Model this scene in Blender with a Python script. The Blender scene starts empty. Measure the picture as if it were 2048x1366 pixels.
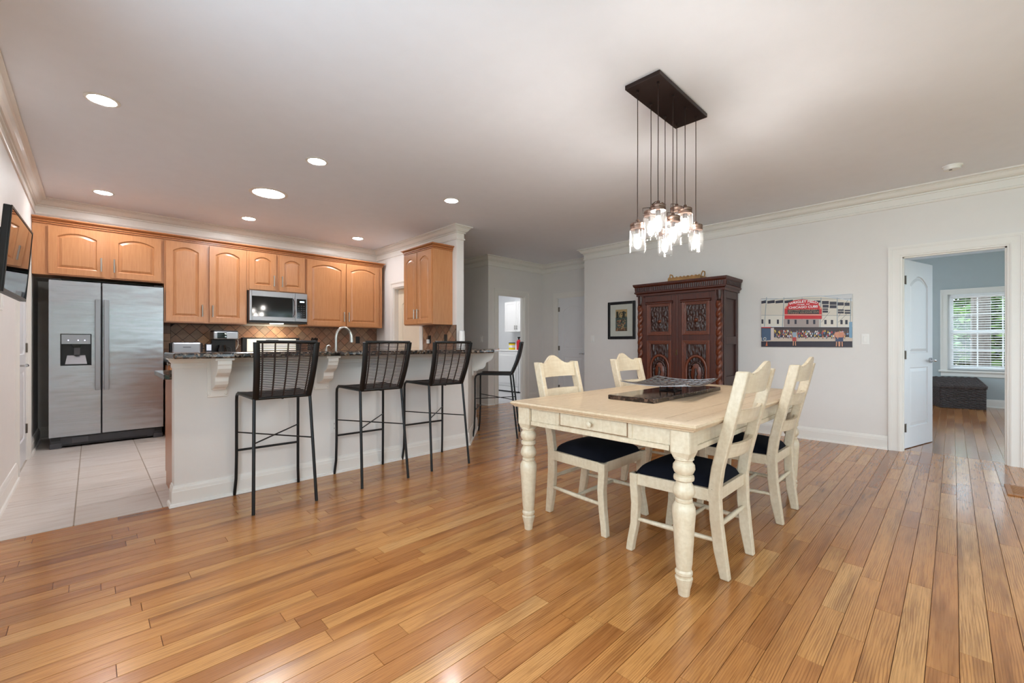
import bpy, bmesh, math, random
from mathutils import Vector, Matrix, noise
random.seed(7)
S = bpy.context.scene
COL = S.collection
PI = math.pi

# ------------------------------------------------------------------ camera
CAM_H, F_PX, YAW, CEIL = 1.13, 862.0, math.radians(44.29), 2.74
cam = bpy.data.cameras.new('camera'); camo = bpy.data.objects.new('camera', cam); COL.objects.link(camo)
cam.sensor_width = 36; cam.lens = 36 * F_PX / 2048; cam.shift_y = 4 / 2048
cam.clip_start = 0.05; cam.clip_end = 200
camo.location = (0, 0, CAM_H); camo.rotation_euler = (PI / 2, 0, -YAW)
S.camera = camo
FW = (math.sin(YAW), math.cos(YAW)); RT = (math.cos(YAW), -math.sin(YAW))
def project(x, y, z):
    w = x * FW[0] + y * FW[1]; r = x * RT[0] + y * RT[1]
    if w < .05: return None
    return (1024 + F_PX * r / w, 687 - F_PX * (z - CAM_H) / w, w)

# ------------------------------------------------------------------ world, exposure
SKY = 3.7
CAN, TUNNEL, BULB, LAUNDRY, HOOD = 100.0, 46.0, 105.0, 46.0, 130.0
W = bpy.data.worlds.new('World'); S.world = W; W.use_nodes = True
bg = W.node_tree.nodes['Background']; bg.inputs[0].default_value = (.74, .87, 1.0, 1); bg.inputs[1].default_value = SKY
S.view_settings.view_transform = 'Standard'; S.view_settings.look = 'None'
S.view_settings.exposure = 1.05; S.view_settings.gamma = 1.0; S.view_settings.use_curve_mapping = False
try:
    S.cycles.use_denoising = True; S.cycles.max_bounces = 7; S.cycles.diffuse_bounces = 5; S.cycles.glossy_bounces = 3
    S.cycles.transparent_max_bounces = 12; S.cycles.sample_clamp_indirect = 6
    S.cycles.use_adaptive_sampling = True; S.cycles.adaptive_threshold = .035; S.cycles.caustics_reflective = False; S.cycles.caustics_refractive = False
except Exception: pass
def portal(loc, rot, sx, sy):
    l = bpy.data.lights.new('window_portal', 'AREA'); l.shape = 'RECTANGLE'; l.size = sx; l.size_y = sy
    l.cycles.is_portal = True
    o = bpy.data.objects.new('window_portal', l); o.location = loc; o.rotation_euler = rot; COL.objects.link(o)
REAR_WINDOWS = [(-.25, 1.55), (1.75, 3.55), (3.75, 5.55)]
ADDED_LEFT_WINDOWS = [(-3.1, -1.5), (-1.2, .4), (.7, 2.3)]  # unseen windows added to the left wall to let in more daylight
for a, b in ADDED_LEFT_WINDOWS: portal((-.55, (a + b) / 2, 1.35), (0, -PI / 2, 0), 1.9, b - a)
for a, b in REAR_WINDOWS: portal(((a + b) / 2, -3.56, 1.3), (PI / 2, 0, 0), b - a, 2.0)
portal((11.44, -.45, 1.33), (0, PI / 2, 0), 1.4, 1.06)
ADDED_BED_WINDOWS = [(7.3, 8.5), (9.3, 10.5)]  # unseen side windows added to brighten the bedroom
for a, b in ADDED_BED_WINDOWS:
    portal(((a + b) / 2, -2.6, 1.4), (PI / 2, 0, 0), b - a, 2.0); portal(((a + b) / 2, 1.7, 1.4), (-PI / 2, 0, 0), b - a, 2.0)

# ------------------------------------------------------------------ materials
def lin(c):
    c = c / 255.0
    return c / 12.92 if c <= .04045 else ((c + .055) / 1.055) ** 2.4
def rgb(r, g, b): return (lin(r), lin(g), lin(b), 1)
MATS = {}
class NT:
    def __init__(s, name):
        s.m = bpy.data.materials.new(name); s.m.use_nodes = True; s.t = s.m.node_tree; s.b = s.t.nodes['Principled BSDF']
    def n(s, typ, **kw):
        nd = s.t.nodes.new(typ)
        for k, v in kw.items():
            if k.startswith('i_'): nd.inputs[k[2:].replace('_', ' ')].default_value = v
            else: setattr(nd, k, v)
        return nd
    def l(s, a, b): s.t.links.new(a, b)
    def coord(s, scale=(1, 1, 1), out='Object', rot=(0, 0, 0)):
        c = s.n('ShaderNodeTexCoord'); mp = s.n('ShaderNodeMapping'); mp.inputs['Scale'].default_value = scale; mp.inputs['Rotation'].default_value = rot
        s.l(c.outputs[out], mp.inputs[0]); return mp.outputs[0]
    def noise(s, vec, scale=5, detail=4, rough=.55, dist=0):
        nd = s.n('ShaderNodeTexNoise'); nd.inputs['Scale'].default_value = scale; nd.inputs['Detail'].default_value = detail
        nd.inputs['Roughness'].default_value = rough; nd.inputs['Distortion'].default_value = dist
        if vec is not None: s.l(vec, nd.inputs['Vector'])
        return nd.outputs['Fac']
    def ramp(s, fac, stops):
        r = s.n('ShaderNodeValToRGB'); e = r.color_ramp.elements
        while len(e) < len(stops): e.new(.5)
        for k, (p, c) in enumerate(stops): e[k].position = p; e[k].color = c
        s.l(fac, r.inputs[0]); return r.outputs[0]
    def mix(s, fac, a, b, typ='MIX'):
        x = s.n('ShaderNodeMix', data_type='RGBA', blend_type=typ)
        for inp, v in ((x.inputs[0], fac), (x.inputs[6], a), (x.inputs[7], b)):
            if hasattr(v, 'is_linked') or hasattr(v, 'links'): s.l(v, inp)
            else: inp.default_value = v
        return x.outputs[2]
    def bump(s, h, strength=.1, dist=.01):
        bp = s.n('ShaderNodeBump'); bp.inputs['Strength'].default_value = strength; bp.inputs['Distance'].default_value = dist
        s.l(h, bp.inputs['Height']); s.l(bp.outputs[0], s.b.inputs['Normal'])
    def set(s, **kw):
        for k, v in kw.items():
            inp = s.b.inputs[k.replace('_', ' ')]
            if hasattr(v, 'links'): s.l(v, inp)
            else: inp.default_value = v
        return s
def plain(name, c, rough=.5, metal=0, spec=.5, bump=None, var=0.04):
    t = NT(name); v = t.coord((1, 1, 1))
    f = t.noise(v, 7, 3)
    k = lambda q: tuple(min(1, x * q) for x in c[:3]) + (1,)
    t.set(Base_Color=t.ramp(f, [(.3, k(1 - var)), (.7, k(1 + var))]), Roughness=rough, Metallic=metal, Specular_IOR_Level=spec)
    if bump: t.bump(t.noise(v, bump[0], 3), bump[1], .005)
    MATS[name] = t.m; return t
plain('wall', rgb(227, 223, 219), .55, bump=(160, .04), var=.01)
plain('ceiling', rgb(236, 238, 245), .8, bump=(160, .03), var=.01)
plain('trim', rgb(232, 228, 222), .35, var=.01)
plain('bed_wall', rgb(176, 184, 186), .55, var=.015)
plain('laundry_wall', rgb(226, 228, 230), .5, var=.01)
plain('white', rgb(238, 238, 238), .3, var=.01)
plain('door_white', rgb(226, 226, 228), .38, var=.01)
plain('door_cream', rgb(226, 212, 190), .45, var=.02)
plain('plastic_white', rgb(236, 234, 230), .4, var=.01)
plain('black', rgb(16, 16, 18), .4, var=.1)
plain('black_gloss', rgb(10, 10, 12), .06, var=.1)
plain('black_metal', rgb(18, 17, 18), .38, metal=.3, var=.1)
plain('weave', rgb(38, 22, 18), .55, var=.3)
plain('dark_grey', rgb(70, 70, 74), .5)
plain('grille', rgb(58, 58, 62), .45)
plain('chrome', rgb(205, 205, 210), .12, metal=1, var=.02)
plain('dish_metal', rgb(150, 146, 146), .3, metal=1, var=.1)
plain('nickel', rgb(176, 172, 166), .28, metal=1, var=.02)
plain('hinge', rgb(120, 112, 104), .35, metal=1)
plain('bronze', rgb(52, 38, 34), .4, metal=.6, var=.1)
plain('copper_lid', rgb(120, 96, 84), .3, metal=.9, var=.2)
plain('navy', rgb(8, 9, 19), .95, spec=.2, bump=(300, .3), var=.25)
plain('paper_mat', rgb(222, 216, 208), .8)
plain('tan_wicker', rgb(176, 134, 86), .7, bump=(200, .6), var=.3)
plain('yellow', rgb(240, 216, 20), .4)
plain('red', rgb(190, 20, 36), .35)
plain('cardboard', rgb(176, 146, 120), .8)
plain('cloth_blue', rgb(186, 194, 222), .9)
plain('laundry_tile', rgb(205, 205, 208), .3)
plain('grout', rgb(170, 156, 142), .9)
plain('grout_dark', rgb(58, 46, 38), .9)
plain('sub_dark', rgb(104, 62, 32), .8)
plain('sub_glint', rgb(196, 172, 146), .6)  # reflections on bedroom plank bevels, painted as pale gap colour
plain('mulch', rgb(140, 92, 64), .9, bump=(30, 1), var=.3)
plain('lawn', rgb(80, 110, 50), .9, var=.3)
plain('brass_old', rgb(96, 76, 48), .4, metal=.8)
plain('screen', rgb(6, 6, 8), .02)
def emit(name, c, s):
    t = NT(name); t.set(Base_Color=(1, 1, 1, 1), Emission_Color=c, Emission_Strength=s); MATS[name] = t.m
emit('can_light', (.98, .98, 1, 1), CAN); emit('tunnel_light', (.86, .93, 1, 1), TUNNEL)
emit('bulb', (1, .94, .87, 1), BULB); emit('laundry_light', (1, .99, .97, 1), LAUNDRY); emit('hood_light', (1, .85, .62, 1), HOOD)
emit('led', (.6, .6, 1, 1), 4); emit('clock', (.5, .8, 1, 1), 1.5); emit('lcd', (.15, .4, .8, 1), .12)
def glass(name, tint=(1, 1, 1, 1), body=.0, refl=.75):
    m = bpy.data.materials.new(name); m.use_nodes = True; t = m.node_tree; t.nodes.remove(t.nodes['Principled BSDF'])
    out = t.nodes['Material Output']; tr = t.nodes.new('ShaderNodeBsdfTransparent'); tr.inputs[0].default_value = tint
    gl = t.nodes.new('ShaderNodeBsdfGlossy'); gl.inputs['Roughness'].default_value = .02
    lw = t.nodes.new('ShaderNodeLayerWeight'); lw.inputs[0].default_value = .5
    pw = t.nodes.new('ShaderNodeMath'); pw.operation = 'POWER'; pw.inputs[1].default_value = 3.5; t.links.new(lw.outputs['Facing'], pw.inputs[0])
    fr = t.nodes.new('ShaderNodeMath'); fr.operation = 'MULTIPLY_ADD'; fr.inputs[1].default_value = refl; fr.inputs[2].default_value = .035; t.links.new(pw.outputs[0], fr.inputs[0])
    mx = t.nodes.new('ShaderNodeMixShader'); t.links.new(fr.outputs[0], mx.inputs[0]); t.links.new(tr.outputs[0], mx.inputs[1]); t.links.new(gl.outputs[0], mx.inputs[2])
    res = mx.outputs[0]
    if body:
        tl = t.nodes.new('ShaderNodeBsdfTranslucent'); m2 = t.nodes.new('ShaderNodeMixShader'); m2.inputs[0].default_value = body
        t.links.new(res, m2.inputs[1]); t.links.new(tl.outputs[0], m2.inputs[2]); res = m2.outputs[0]
    t.links.new(res, out.inputs[0]); MATS[name] = m
glass('pane', (.97, .99, .98, 1)); glass('jar_glass', (.96, .96, .96, 1), .006, .22)
# oak plank: per-plank random values in the colour attribute "tone"
def oak(name, stops, dark, rough, tonemul=1.0):
    t = NT(name)
    at = t.n('ShaderNodeAttribute'); at.attribute_name = 'tone'
    sep = t.n('ShaderNodeSeparateColor'); t.l(at.outputs['Color'], sep.inputs[0])
    tc = t.n('ShaderNodeTexCoord')
    off = t.n('ShaderNodeVectorMath', operation='SCALE'); off.inputs['Scale'].default_value = 37; t.l(at.outputs['Color'], off.inputs[0])
    add = t.n('ShaderNodeVectorMath', operation='ADD'); t.l(tc.outputs['Object'], add.inputs[0]); t.l(off.outputs[0], add.inputs[1])
    def mp(sc):
        m = t.n('ShaderNodeMapping'); m.inputs['Scale'].default_value = sc; t.l(add.outputs[0], m.inputs[0]); return m.outputs[0]
    cath = t.n('ShaderNodeTexWave', wave_type='BANDS', bands_direction='Y'); cath.inputs['Scale'].default_value = 4.2
    cath.inputs['Distortion'].default_value = 13; cath.inputs['Detail'].default_value = 1.5; cath.inputs['Detail Scale'].default_value = .28
    t.l(mp((1.9, 9, 1)), cath.inputs[0])
    fine = t.noise(mp((4, 130, 4)), 1.5, 5, .65)
    broad = t.noise(mp((.9, 9, 1)), 1.2, 3)
    base = t.ramp(sep.outputs[0], stops)
    msk = t.ramp(t.noise(mp((1.4, 6, 1)), 1.1, 2), [(.42, (.12, .12, .12, 1)), (.62, (1, 1, 1, 1))])
    cl_ = t.ramp(cath.outputs['Fac'], [(.0, (.55, .55, .55, 1)), (.14, (.34, .34, .34, 1)), (.45, (0, 0, 0, 1))])
    c1 = t.mix(t.mix(1.0, cl_, msk, 'MULTIPLY'), base, dark)
    c2 = t.mix(t.ramp(fine, [(.34, (.5, .5, .5, 1)), (.54, (0, 0, 0, 1))]), c1, dark)
    c3 = t.mix(t.ramp(broad, [(.26, (.75, .75, .75, 1)), (.48, (0, 0, 0, 1))]), c2, dark)
    t.set(Base_Color=c3, Roughness=rough, Specular_IOR_Level=.5, Coat_Weight=.3, Coat_Roughness=.13)
    wav = t.noise(t.coord((3.0, 9.0, 1)), 1.6, 2)
    mixh = t.n('ShaderNodeMath', operation='MULTIPLY_ADD'); mixh.inputs[1].default_value = .12; t.l(fine, mixh.inputs[0]); t.l(wav, mixh.inputs[2])
    t.bump(mixh.outputs[0], .10, .006)
    MATS[name] = t.m
oak('oak', [(0, rgb(156, 98, 52)), (.12, rgb(178, 117, 63)), (.5, rgb(189, 128, 70)), (.88, rgb(198, 140, 80)), (1, rgb(208, 155, 96))], rgb(112, 62, 26), .26)
oak('oak_bed', [(0, rgb(150, 94, 48)), (.5, rgb(178, 118, 66)), (1, rgb(194, 136, 84))], rgb(110, 62, 30), .16)
def wood(name, a, b, scale, rough, rot=(0, 0, 0), coat=0, bumpv=.05):
    t = NT(name); v = t.coord(scale, rot=rot)
    f = t.noise(v, 3, 5, .6, .4); g = t.noise(t.coord((2, 2, 2)), 2, 2)
    oi = t.n('ShaderNodeObjectInfo')
    c = t.ramp(f, [(.25, a), (.75, b)]); c = t.mix(t.ramp(g, [(.3, (.25, .25, .25, 1)), (.7, (0, 0, 0, 1))]), c, a)
    t.set(Base_Color=c, Roughness=rough, Coat_Weight=coat, Coat_Roughness=.15); t.bump(f, bumpv, .002); MATS[name] = t.m
wood('maple', rgb(178, 118, 74), rgb(198, 142, 96), (26, 26, 1.6), .34, coat=.2)
wood('maple_dark', rgb(160, 98, 56), rgb(178, 116, 70), (26, 26, 1.6), .36, coat=.2)
wood('mahogany', rgb(48, 16, 8), rgb(90, 35, 15), (30, 30, 2), .45, coat=.05)
wood('mahogany_light', rgb(78, 34, 18), rgb(118, 56, 28), (30, 30, 2), .36, coat=.2)
wood('walnut_side', rgb(52, 28, 24), rgb(78, 46, 38), (40, 40, 1.6), .45)
wood('vent_wood', rgb(150, 100, 60), rgb(176, 122, 76), (3, 40, 10), .4)
# carved wood: dark in grain, lighter on high spots by pointiness of relief
wood('carved', rgb(34, 15, 11), rgb(66, 30, 18), (14, 14, 14), .42, coat=.1)
# cream paint, rubbed
def cream(name, a, b):
    t = NT(name); f = t.noise(t.coord((3, 30, 30)), 2, 4); w = t.noise(t.coord((9, 9, 22)), 2.2, 5, .7)
    g = t.noise(t.coord((22, 22, 5)), 2, 3)
    c = t.ramp(f, [(.3, a), (.7, b)]); c = t.mix(t.ramp(g, [(.35, (.22, .22, .22, 1)), (.6, (0, 0, 0, 1))]), c, rgb(176, 146, 106))
    c = t.mix(t.ramp(w, [(.695, (0, 0, 0, 1)), (.72, (.7, .7, .7, 1))]), c, rgb(92, 70, 48))
    bv = t.n('ShaderNodeBevel'); bv.samples = 4; bv.inputs['Radius'].default_value = .005; ge = t.n('ShaderNodeNewGeometry')
    dt = t.n('ShaderNodeVectorMath', operation='DOT_PRODUCT'); t.l(bv.outputs[0], dt.inputs[0]); t.l(ge.outputs['Normal'], dt.inputs[1])
    wn_ = t.noise(t.coord((14, 14, 14)), 2.5, 4, .7)
    ed = t.mix(1.0, t.ramp(dt.outputs['Value'], [(.86, (1, 1, 1, 1)), (.985, (0, 0, 0, 1))]), t.ramp(wn_, [(.42, (.08, .08, .08, 1)), (.6, (.75, .75, .75, 1))]), 'MULTIPLY')
    c = t.mix(ed, c, rgb(112, 82, 54))
    t.set(Base_Color=c, Roughness=.36, Coat_Weight=.1); t.bump(f, .04, .002); MATS[name] = t.m
cream('cream', rgb(200, 183, 156), rgb(214, 199, 174)); cream('cream_top', rgb(198, 173, 142), rgb(210, 187, 157))
# stained glaze in the grooves of the cream furniture
plain('glaze', rgb(120, 88, 58), .6)
# granite
def granite(name, cols):
    t = NT(name); v = t.coord((1, 1, 1))
    vo = t.n('ShaderNodeTexVoronoi'); vo.inputs['Scale'].default_value = 55; t.l(v, vo.inputs[0])
    sep = t.n('ShaderNodeSeparateColor'); t.l(vo.outputs['Color'], sep.inputs[0])
    n2 = t.noise(v, 90, 3); ad = t.n('ShaderNodeMath', operation='MULTIPLY_ADD'); ad.inputs[1].default_value = .6; t.l(n2, ad.inputs[0])
    sb = t.n('ShaderNodeMath', operation='SUBTRACT'); t.l(sep.outputs[0], sb.inputs[0]); sb.inputs[1].default_value = .3; t.l(sb.outputs[0], ad.inputs[2])
    t.set(Base_Color=t.ramp(ad.outputs[0], cols), Roughness=.1); MATS[name] = t.m
granite('granite', [(.1, rgb(18, 16, 16)), (.4, rgb(44, 36, 32)), (.55, rgb(110, 84, 64)), (.68, rgb(40, 34, 32)), (.85, rgb(150, 136, 122)), (1, rgb(60, 50, 46))])
granite('marble_dark', [(.2, rgb(28, 18, 16)), (.6, rgb(52, 36, 30)), (.9, rgb(90, 68, 56))])
# brushed steel
t = NT('steel'); f = t.noise(t.coord((2, 2, 260)), 1, 3); wv = t.noise(t.coord((1.2, 1.2, 3.4)), 1.6, 2)
t.set(Base_Color=t.ramp(f, [(.3, rgb(168, 168, 172)), (.7, rgb(186, 186, 190))]), Metallic=1.0, Roughness=.27, Anisotropic=.5); t.bump(wv, .35, .02); MATS['steel'] = t.m
plain('steel_light', rgb(160, 160, 164), .34, metal=1, var=.02)
# slate splash tile, tone per tile
t = NT('slate'); oi = t.n('ShaderNodeObjectInfo'); v = t.coord((1, 1, 1)); nz = t.noise(v, 14, 5, .6)
c = t.ramp(oi.outputs['Random'], [(0, rgb(132, 94, 72)), (.3, rgb(164, 118, 90)), (.55, rgb(138, 114, 95)), (.8, rgb(184, 144, 110)), (1, rgb(120, 100, 86))])
t.set(Base_Color=t.mix(t.ramp(nz, [(.3, (.5, .5, .5, 1)), (.65, (0, 0, 0, 1))]), c, rgb(104, 82, 68)), Roughness=.5); t.bump(nz, .3, .004); MATS['slate'] = t.m
t = NT('travertine'); oi = t.n('ShaderNodeObjectInfo'); nz = t.noise(t.coord((2.2, 22, 1)), 1.3, 5, .6, .6)
c = t.ramp(nz, [(.25, rgb(186, 170, 160)), (.5, rgb(206, 196, 188)), (.75, rgb(216, 210, 205))])
c = t.mix(t.ramp(oi.outputs['Random'], [(0, (.0, 0, 0, 1)), (1, (.25, .25, .25, 1))]), c, rgb(200, 182, 164)); t.set(Base_Color=c, Roughness=.3); MATS['travertine'] = t.m
# dark woven chest, bark, leaves
t = NT('seagrass'); nz = t.noise(t.coord((60, 60, 30)), 1.5, 4); t.set(Base_Color=t.ramp(nz, [(.3, rgb(34, 26, 26)), (.7, rgb(78, 62, 58))]), Roughness=.5); t.bump(nz, .6, .01); MATS['seagrass'] = t.m
t = NT('bark'); nz = t.noise(t.coord((9, 9, 2.5)), 3, 6, .7); t.set(Base_Color=t.ramp(nz, [(.3, rgb(70, 62, 56)), (.7, rgb(120, 110, 102))]), Roughness=.9); t.bump(nz, 1, .05); MATS['bark'] = t.m
t = NT('leaf'); at = t.n('ShaderNodeAttribute'); at.attribute_name = 'tone'; sp = t.n('ShaderNodeSeparateColor'); t.l(at.outputs['Color'], sp.inputs[0])
t.set(Base_Color=t.ramp(sp.outputs[0], [(0, rgb(26, 46, 14)), (.5, rgb(70, 106, 36)), (1, rgb(124, 156, 64))]), Roughness=.5); MATS['leaf'] = t.m
t = NT('print_ink'); at = t.n('ShaderNodeAttribute'); at.attribute_name = 'tone'; t.l(at.outputs['Color'], t.b.inputs['Base Color']); t.set(Roughness=.45); MATS['print_ink'] = t.m

# ------------------------------------------------------------------ helpers
class MB:
    def __init__(s): s.v = []; s.f = []; s.c = None
    def add(s, vs, fs):
        n = len(s.v); s.v += [tuple(p) for p in vs]; s.f += [tuple(i + n for i in f) for f in fs]; return s
    def box(s, a, b):
        (x0, y0, z0), (x1, y1, z1) = a, b
        return s.add([(x0, y0, z0), (x1, y0, z0), (x1, y1, z0), (x0, y1, z0), (x0, y0, z1), (x1, y0, z1), (x1, y1, z1), (x0, y1, z1)],
                     [(3, 2, 1, 0), (4, 5, 6, 7), (0, 1, 5, 4), (1, 2, 6, 5), (2, 3, 7, 6), (3, 0, 4, 7)])
    def bc(s, c, d): return s.box([c[i] - d[i] / 2 for i in range(3)], [c[i] + d[i] / 2 for i in range(3)])
    def prism(s, poly, lo, hi, axis='z'):
        k = len(poly)
        def P(p, h): return (p[0], p[1], h) if axis == 'z' else ((h, p[0], p[1]) if axis == 'x' else (p[0], h, p[1]))
        return s.add([P(p, lo) for p in poly] + [P(p, hi) for p in poly],
                     [tuple(range(k))[::-1], tuple(range(k, 2 * k))] + [(i, (i + 1) % k, k + (i + 1) % k, k + i) for i in range(k)])
    def lathe(s, prof, c=(0, 0, 0), seg=20, cap=True):
        vs = []; fs = []
        for r, z in prof:
            for k in range(seg): a = 2 * PI * k / seg; vs.append((c[0] + r * math.cos(a), c[1] + r * math.sin(a), c[2] + z))
        for j in range(len(prof) - 1):
            for k in range(seg): k2 = (k + 1) % seg; fs.append((j * seg + k, j * seg + k2, (j + 1) * seg + k2, (j + 1) * seg + k))
        if cap: fs.append(tuple(range(seg))[::-1]); fs.append(tuple(range((len(prof) - 1) * seg, len(prof) * seg)))
        return s.add(vs, fs)
    def tube(s, pts, r, seg=8, flat=1.0, up=None):
        P = [Vector(p) for p in pts]; R = r if isinstance(r, (list, tuple)) else [r] * len(P)
        vs = []; fs = []; n = None
        for i, p in enumerate(P):
            t = ((P[min(i + 1, len(P) - 1)] - p).normalized() + (p - P[max(i - 1, 0)]).normalized())
            t = t.normalized() if t.length > 1e-6 else (P[-1] - P[0]).normalized()
            if n is None:
                u = Vector(up) if up else (Vector((0, 0, 1)) if abs(t.z) < .9 else Vector((1, 0, 0)))
                n = (u - t * u.dot(t)).normalized()
            else: n = (n - t * n.dot(t)).normalized()
            b = t.cross(n)
            for k in range(seg): a = 2 * PI * (k + .5) / seg; vs.append(p + n * (R[i] * math.cos(a)) + b * (R[i] * flat * math.sin(a)))
        for j in range(len(P) - 1):
            for k in range(seg): k2 = (k + 1) % seg; fs.append((j * seg + k, j * seg + k2, (j + 1) * seg + k2, (j + 1) * seg + k))
        fs.append(tuple(range(seg))[::-1]); fs.append(tuple(range((len(P) - 1) * seg, len(P) * seg)))
        return s.add(vs, fs)
    def cyl(s, a, b, r, r2=None, seg=14): return s.tube([a, b], [r, r if r2 is None else r2], seg)
    def sweep(s, path, prof, closed=False):
        n = len(path); k = len(prof); P = [Vector((p[0], p[1])) for p in path]; vs = []; fs = []
        for i in range(n):
            def nrm(a, b): d = (b - a).normalized(); return Vector((-d.y, d.x))
            if closed or 0 < i < n - 1:
                n1 = nrm(P[i - 1], P[i]); n2 = nrm(P[i], P[(i + 1) % n]); m = (n1 + n2) / max(.2, 1 + n1.dot(n2))
            else: m = nrm(P[0], P[1]) if i == 0 else nrm(P[-2], P[-1])
            for d, z in prof: vs.append((P[i].x + m.x * d, P[i].y + m.y * d, z))
        for i in range(n if closed else n - 1):
            j = (i + 1) % n
            for q in range(k - 1): fs.append((i * k + q, j * k + q, j * k + q + 1, i * k + q + 1))
        if not closed: fs.append(tuple(range(k))); fs.append(tuple(range((n - 1) * k, n * k))[::-1])
        return s.add(vs, fs)
    def xf(s, M): s.v = [tuple(M @ Vector(p)) for p in s.v]; return s
    def join(s, o): return s.add(o.v, o.f)
def mesh(name, mb, mat, smooth=None, recalc=True):
    me = bpy.data.meshes.new(name); me.from_pydata(mb.v, [], mb.f)
    if recalc:
        bm = bmesh.new(); bm.from_mesh(me); bmesh.ops.recalc_face_normals(bm, faces=bm.faces); bm.to_mesh(me); bm.free()
    if smooth is not None:
        for p in me.polygons: p.use_smooth = True
        me.set_sharp_from_angle(angle=math.radians(smooth))
    me.materials.append(MATS[mat]); return me
def ob(name, mb, mat, parent=None, loc=None, rot=None, smooth=None, bevel=0, recalc=True):
    me = mb if isinstance(mb, bpy.types.Mesh) else mesh(name, mb, mat, smooth, recalc)
    o = bpy.data.objects.new(name, me); COL.objects.link(o)
    if parent: o.parent = parent
    if loc: o.location = loc
    if rot: o.rotation_euler = rot
    if bevel:
        m = o.modifiers.new('bevel', 'BEVEL'); m.width = bevel; m.segments = 2; m.limit_method = 'ANGLE'; m.angle_limit = math.radians(40)
    return o
def tag(o, label, cat, group=None):
    o['label'] = label; o['category'] = cat
    if group: o['group'] = group
    return o
def thing(name, label, cat, loc=(0, 0, 0), rz=0, group=None):
    o = bpy.data.objects.new(name, None); COL.objects.link(o); o.location = loc; o.rotation_euler = (0, 0, rz); o.empty_display_size = .1
    return tag(o, label, cat, group)
def struct(name, mb, mat, **kw):
    o = ob(name, mb, mat, **kw)
    if o.parent is None: o['kind'] = 'structure'
    return o
def dup(root, loc, rz=None, label=None):
    r = root.copy(); COL.objects.link(r); r.location = loc
    if rz is not None: r.rotation_euler = (0, 0, rz)
    if label: r['label'] = label
    for ch in list(root.children):
        c = ch.copy(); COL.objects.link(c); c.parent = r
        for g in list(ch.children):
            e = g.copy(); COL.objects.link(e); e.parent = c
    return r
def tones(me, cols):                       # one colour per face
    a = me.color_attributes.new('tone', 'FLOAT_COLOR', 'CORNER'); buf = []
    for p, c in zip(me.polygons, cols): buf += list(c) * p.loop_total
    a.data.foreach_set('color', buf)
def offset_poly(poly, d):                  # inward offset of a CCW polygon
    n = len(poly); out = []
    for i in range(n):
        p0, p1, p2 = (Vector(poly[i - 1]), Vector(poly[i]), Vector(poly[(i + 1) % n]))
        e1 = (p1 - p0).normalized(); e2 = (p2 - p1).normalized(); n1 = Vector((-e1.y, e1.x)); n2 = Vector((-e2.y, e2.x))
        m = (n1 + n2) / max(.3, 1 + n1.dot(n2)); q = p1 + m * d; out.append((q.x, q.y))
    return out
def panel_leaf(w, h, t, panels, deep=.008, lip=.012, fld=.03, raised=True):
    """door leaf, x 0..w, z 0..h, front at y=0 facing -y; panels = (x0,x1,z0,z1,rise) from bottom up, each with an arched top of that rise"""
    mb = MB(); nb = len(panels); cuts = [0] + [(panels[i][3] + panels[i][4] + panels[i + 1][2]) / 2 for i in range(nb - 1)] + [h]
    for i, (x0, x1, z0, z1, rise) in enumerate(panels):
        N = 10 if rise else 1
        inner = [(x0, z0), (x1, z0), (x1, z1)]; outer = [(0, cuts[i]), (w, cuts[i]), (w, cuts[i + 1])]
        for k in range(1, N):
            u = k / N; inner.append((x1 + (x0 - x1) * u, z1 + rise * (1 - (2 * u - 1) ** 2))); outer.append((w * (1 - u), cuts[i + 1]))
        inner.append((x0, z1)); outer.append((0, cuts[i + 1]))
        r1 = offset_poly(inner, lip * .35); r2 = offset_poly(inner, lip); r3 = offset_poly(inner, fld)
        rings = [(outer, 0), (inner, 0), (r1, deep), (r2, deep), (r3, deep * .25 if raised else deep)]
        k = len(inner); vs = []; fs = []
        for pts, y in rings: vs += [(p[0], y, p[1]) for p in pts]
        for r in range(len(rings) - 1):
            for q in range(k): q2 = (q + 1) % k; fs.append((r * k + q, r * k + q2, (r + 1) * k + q2, (r + 1) * k + q))
        fs.append(tuple(range((len(rings) - 1) * k, len(rings) * k)))
        mb.add(vs, fs)
    zs = cuts
    mb.add([(0, 0, 0), (w, 0, 0), (w, t, 0), (0, t, 0), (0, 0, h), (w, 0, h), (w, t, h), (0, t, h)], [(3, 2, 1, 0), (4, 5, 6, 7), (1, 2, 6, 5), (2, 3, 7, 6), (3, 0, 4, 7)])
    return mb
def bar_pull(name, parent, x, z, L, mat='nickel', y=0):
    mb = MB(); mb.cyl((x, y - .028, z), (x, y - .028, z + L), .0078, seg=10)
    for q in (.012, L - .012): mb.cyl((x, y + .002, z + q), (x, y - .028, z + q), .005, seg=8)
    return ob(name, mb, mat, parent, smooth=40)

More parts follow.
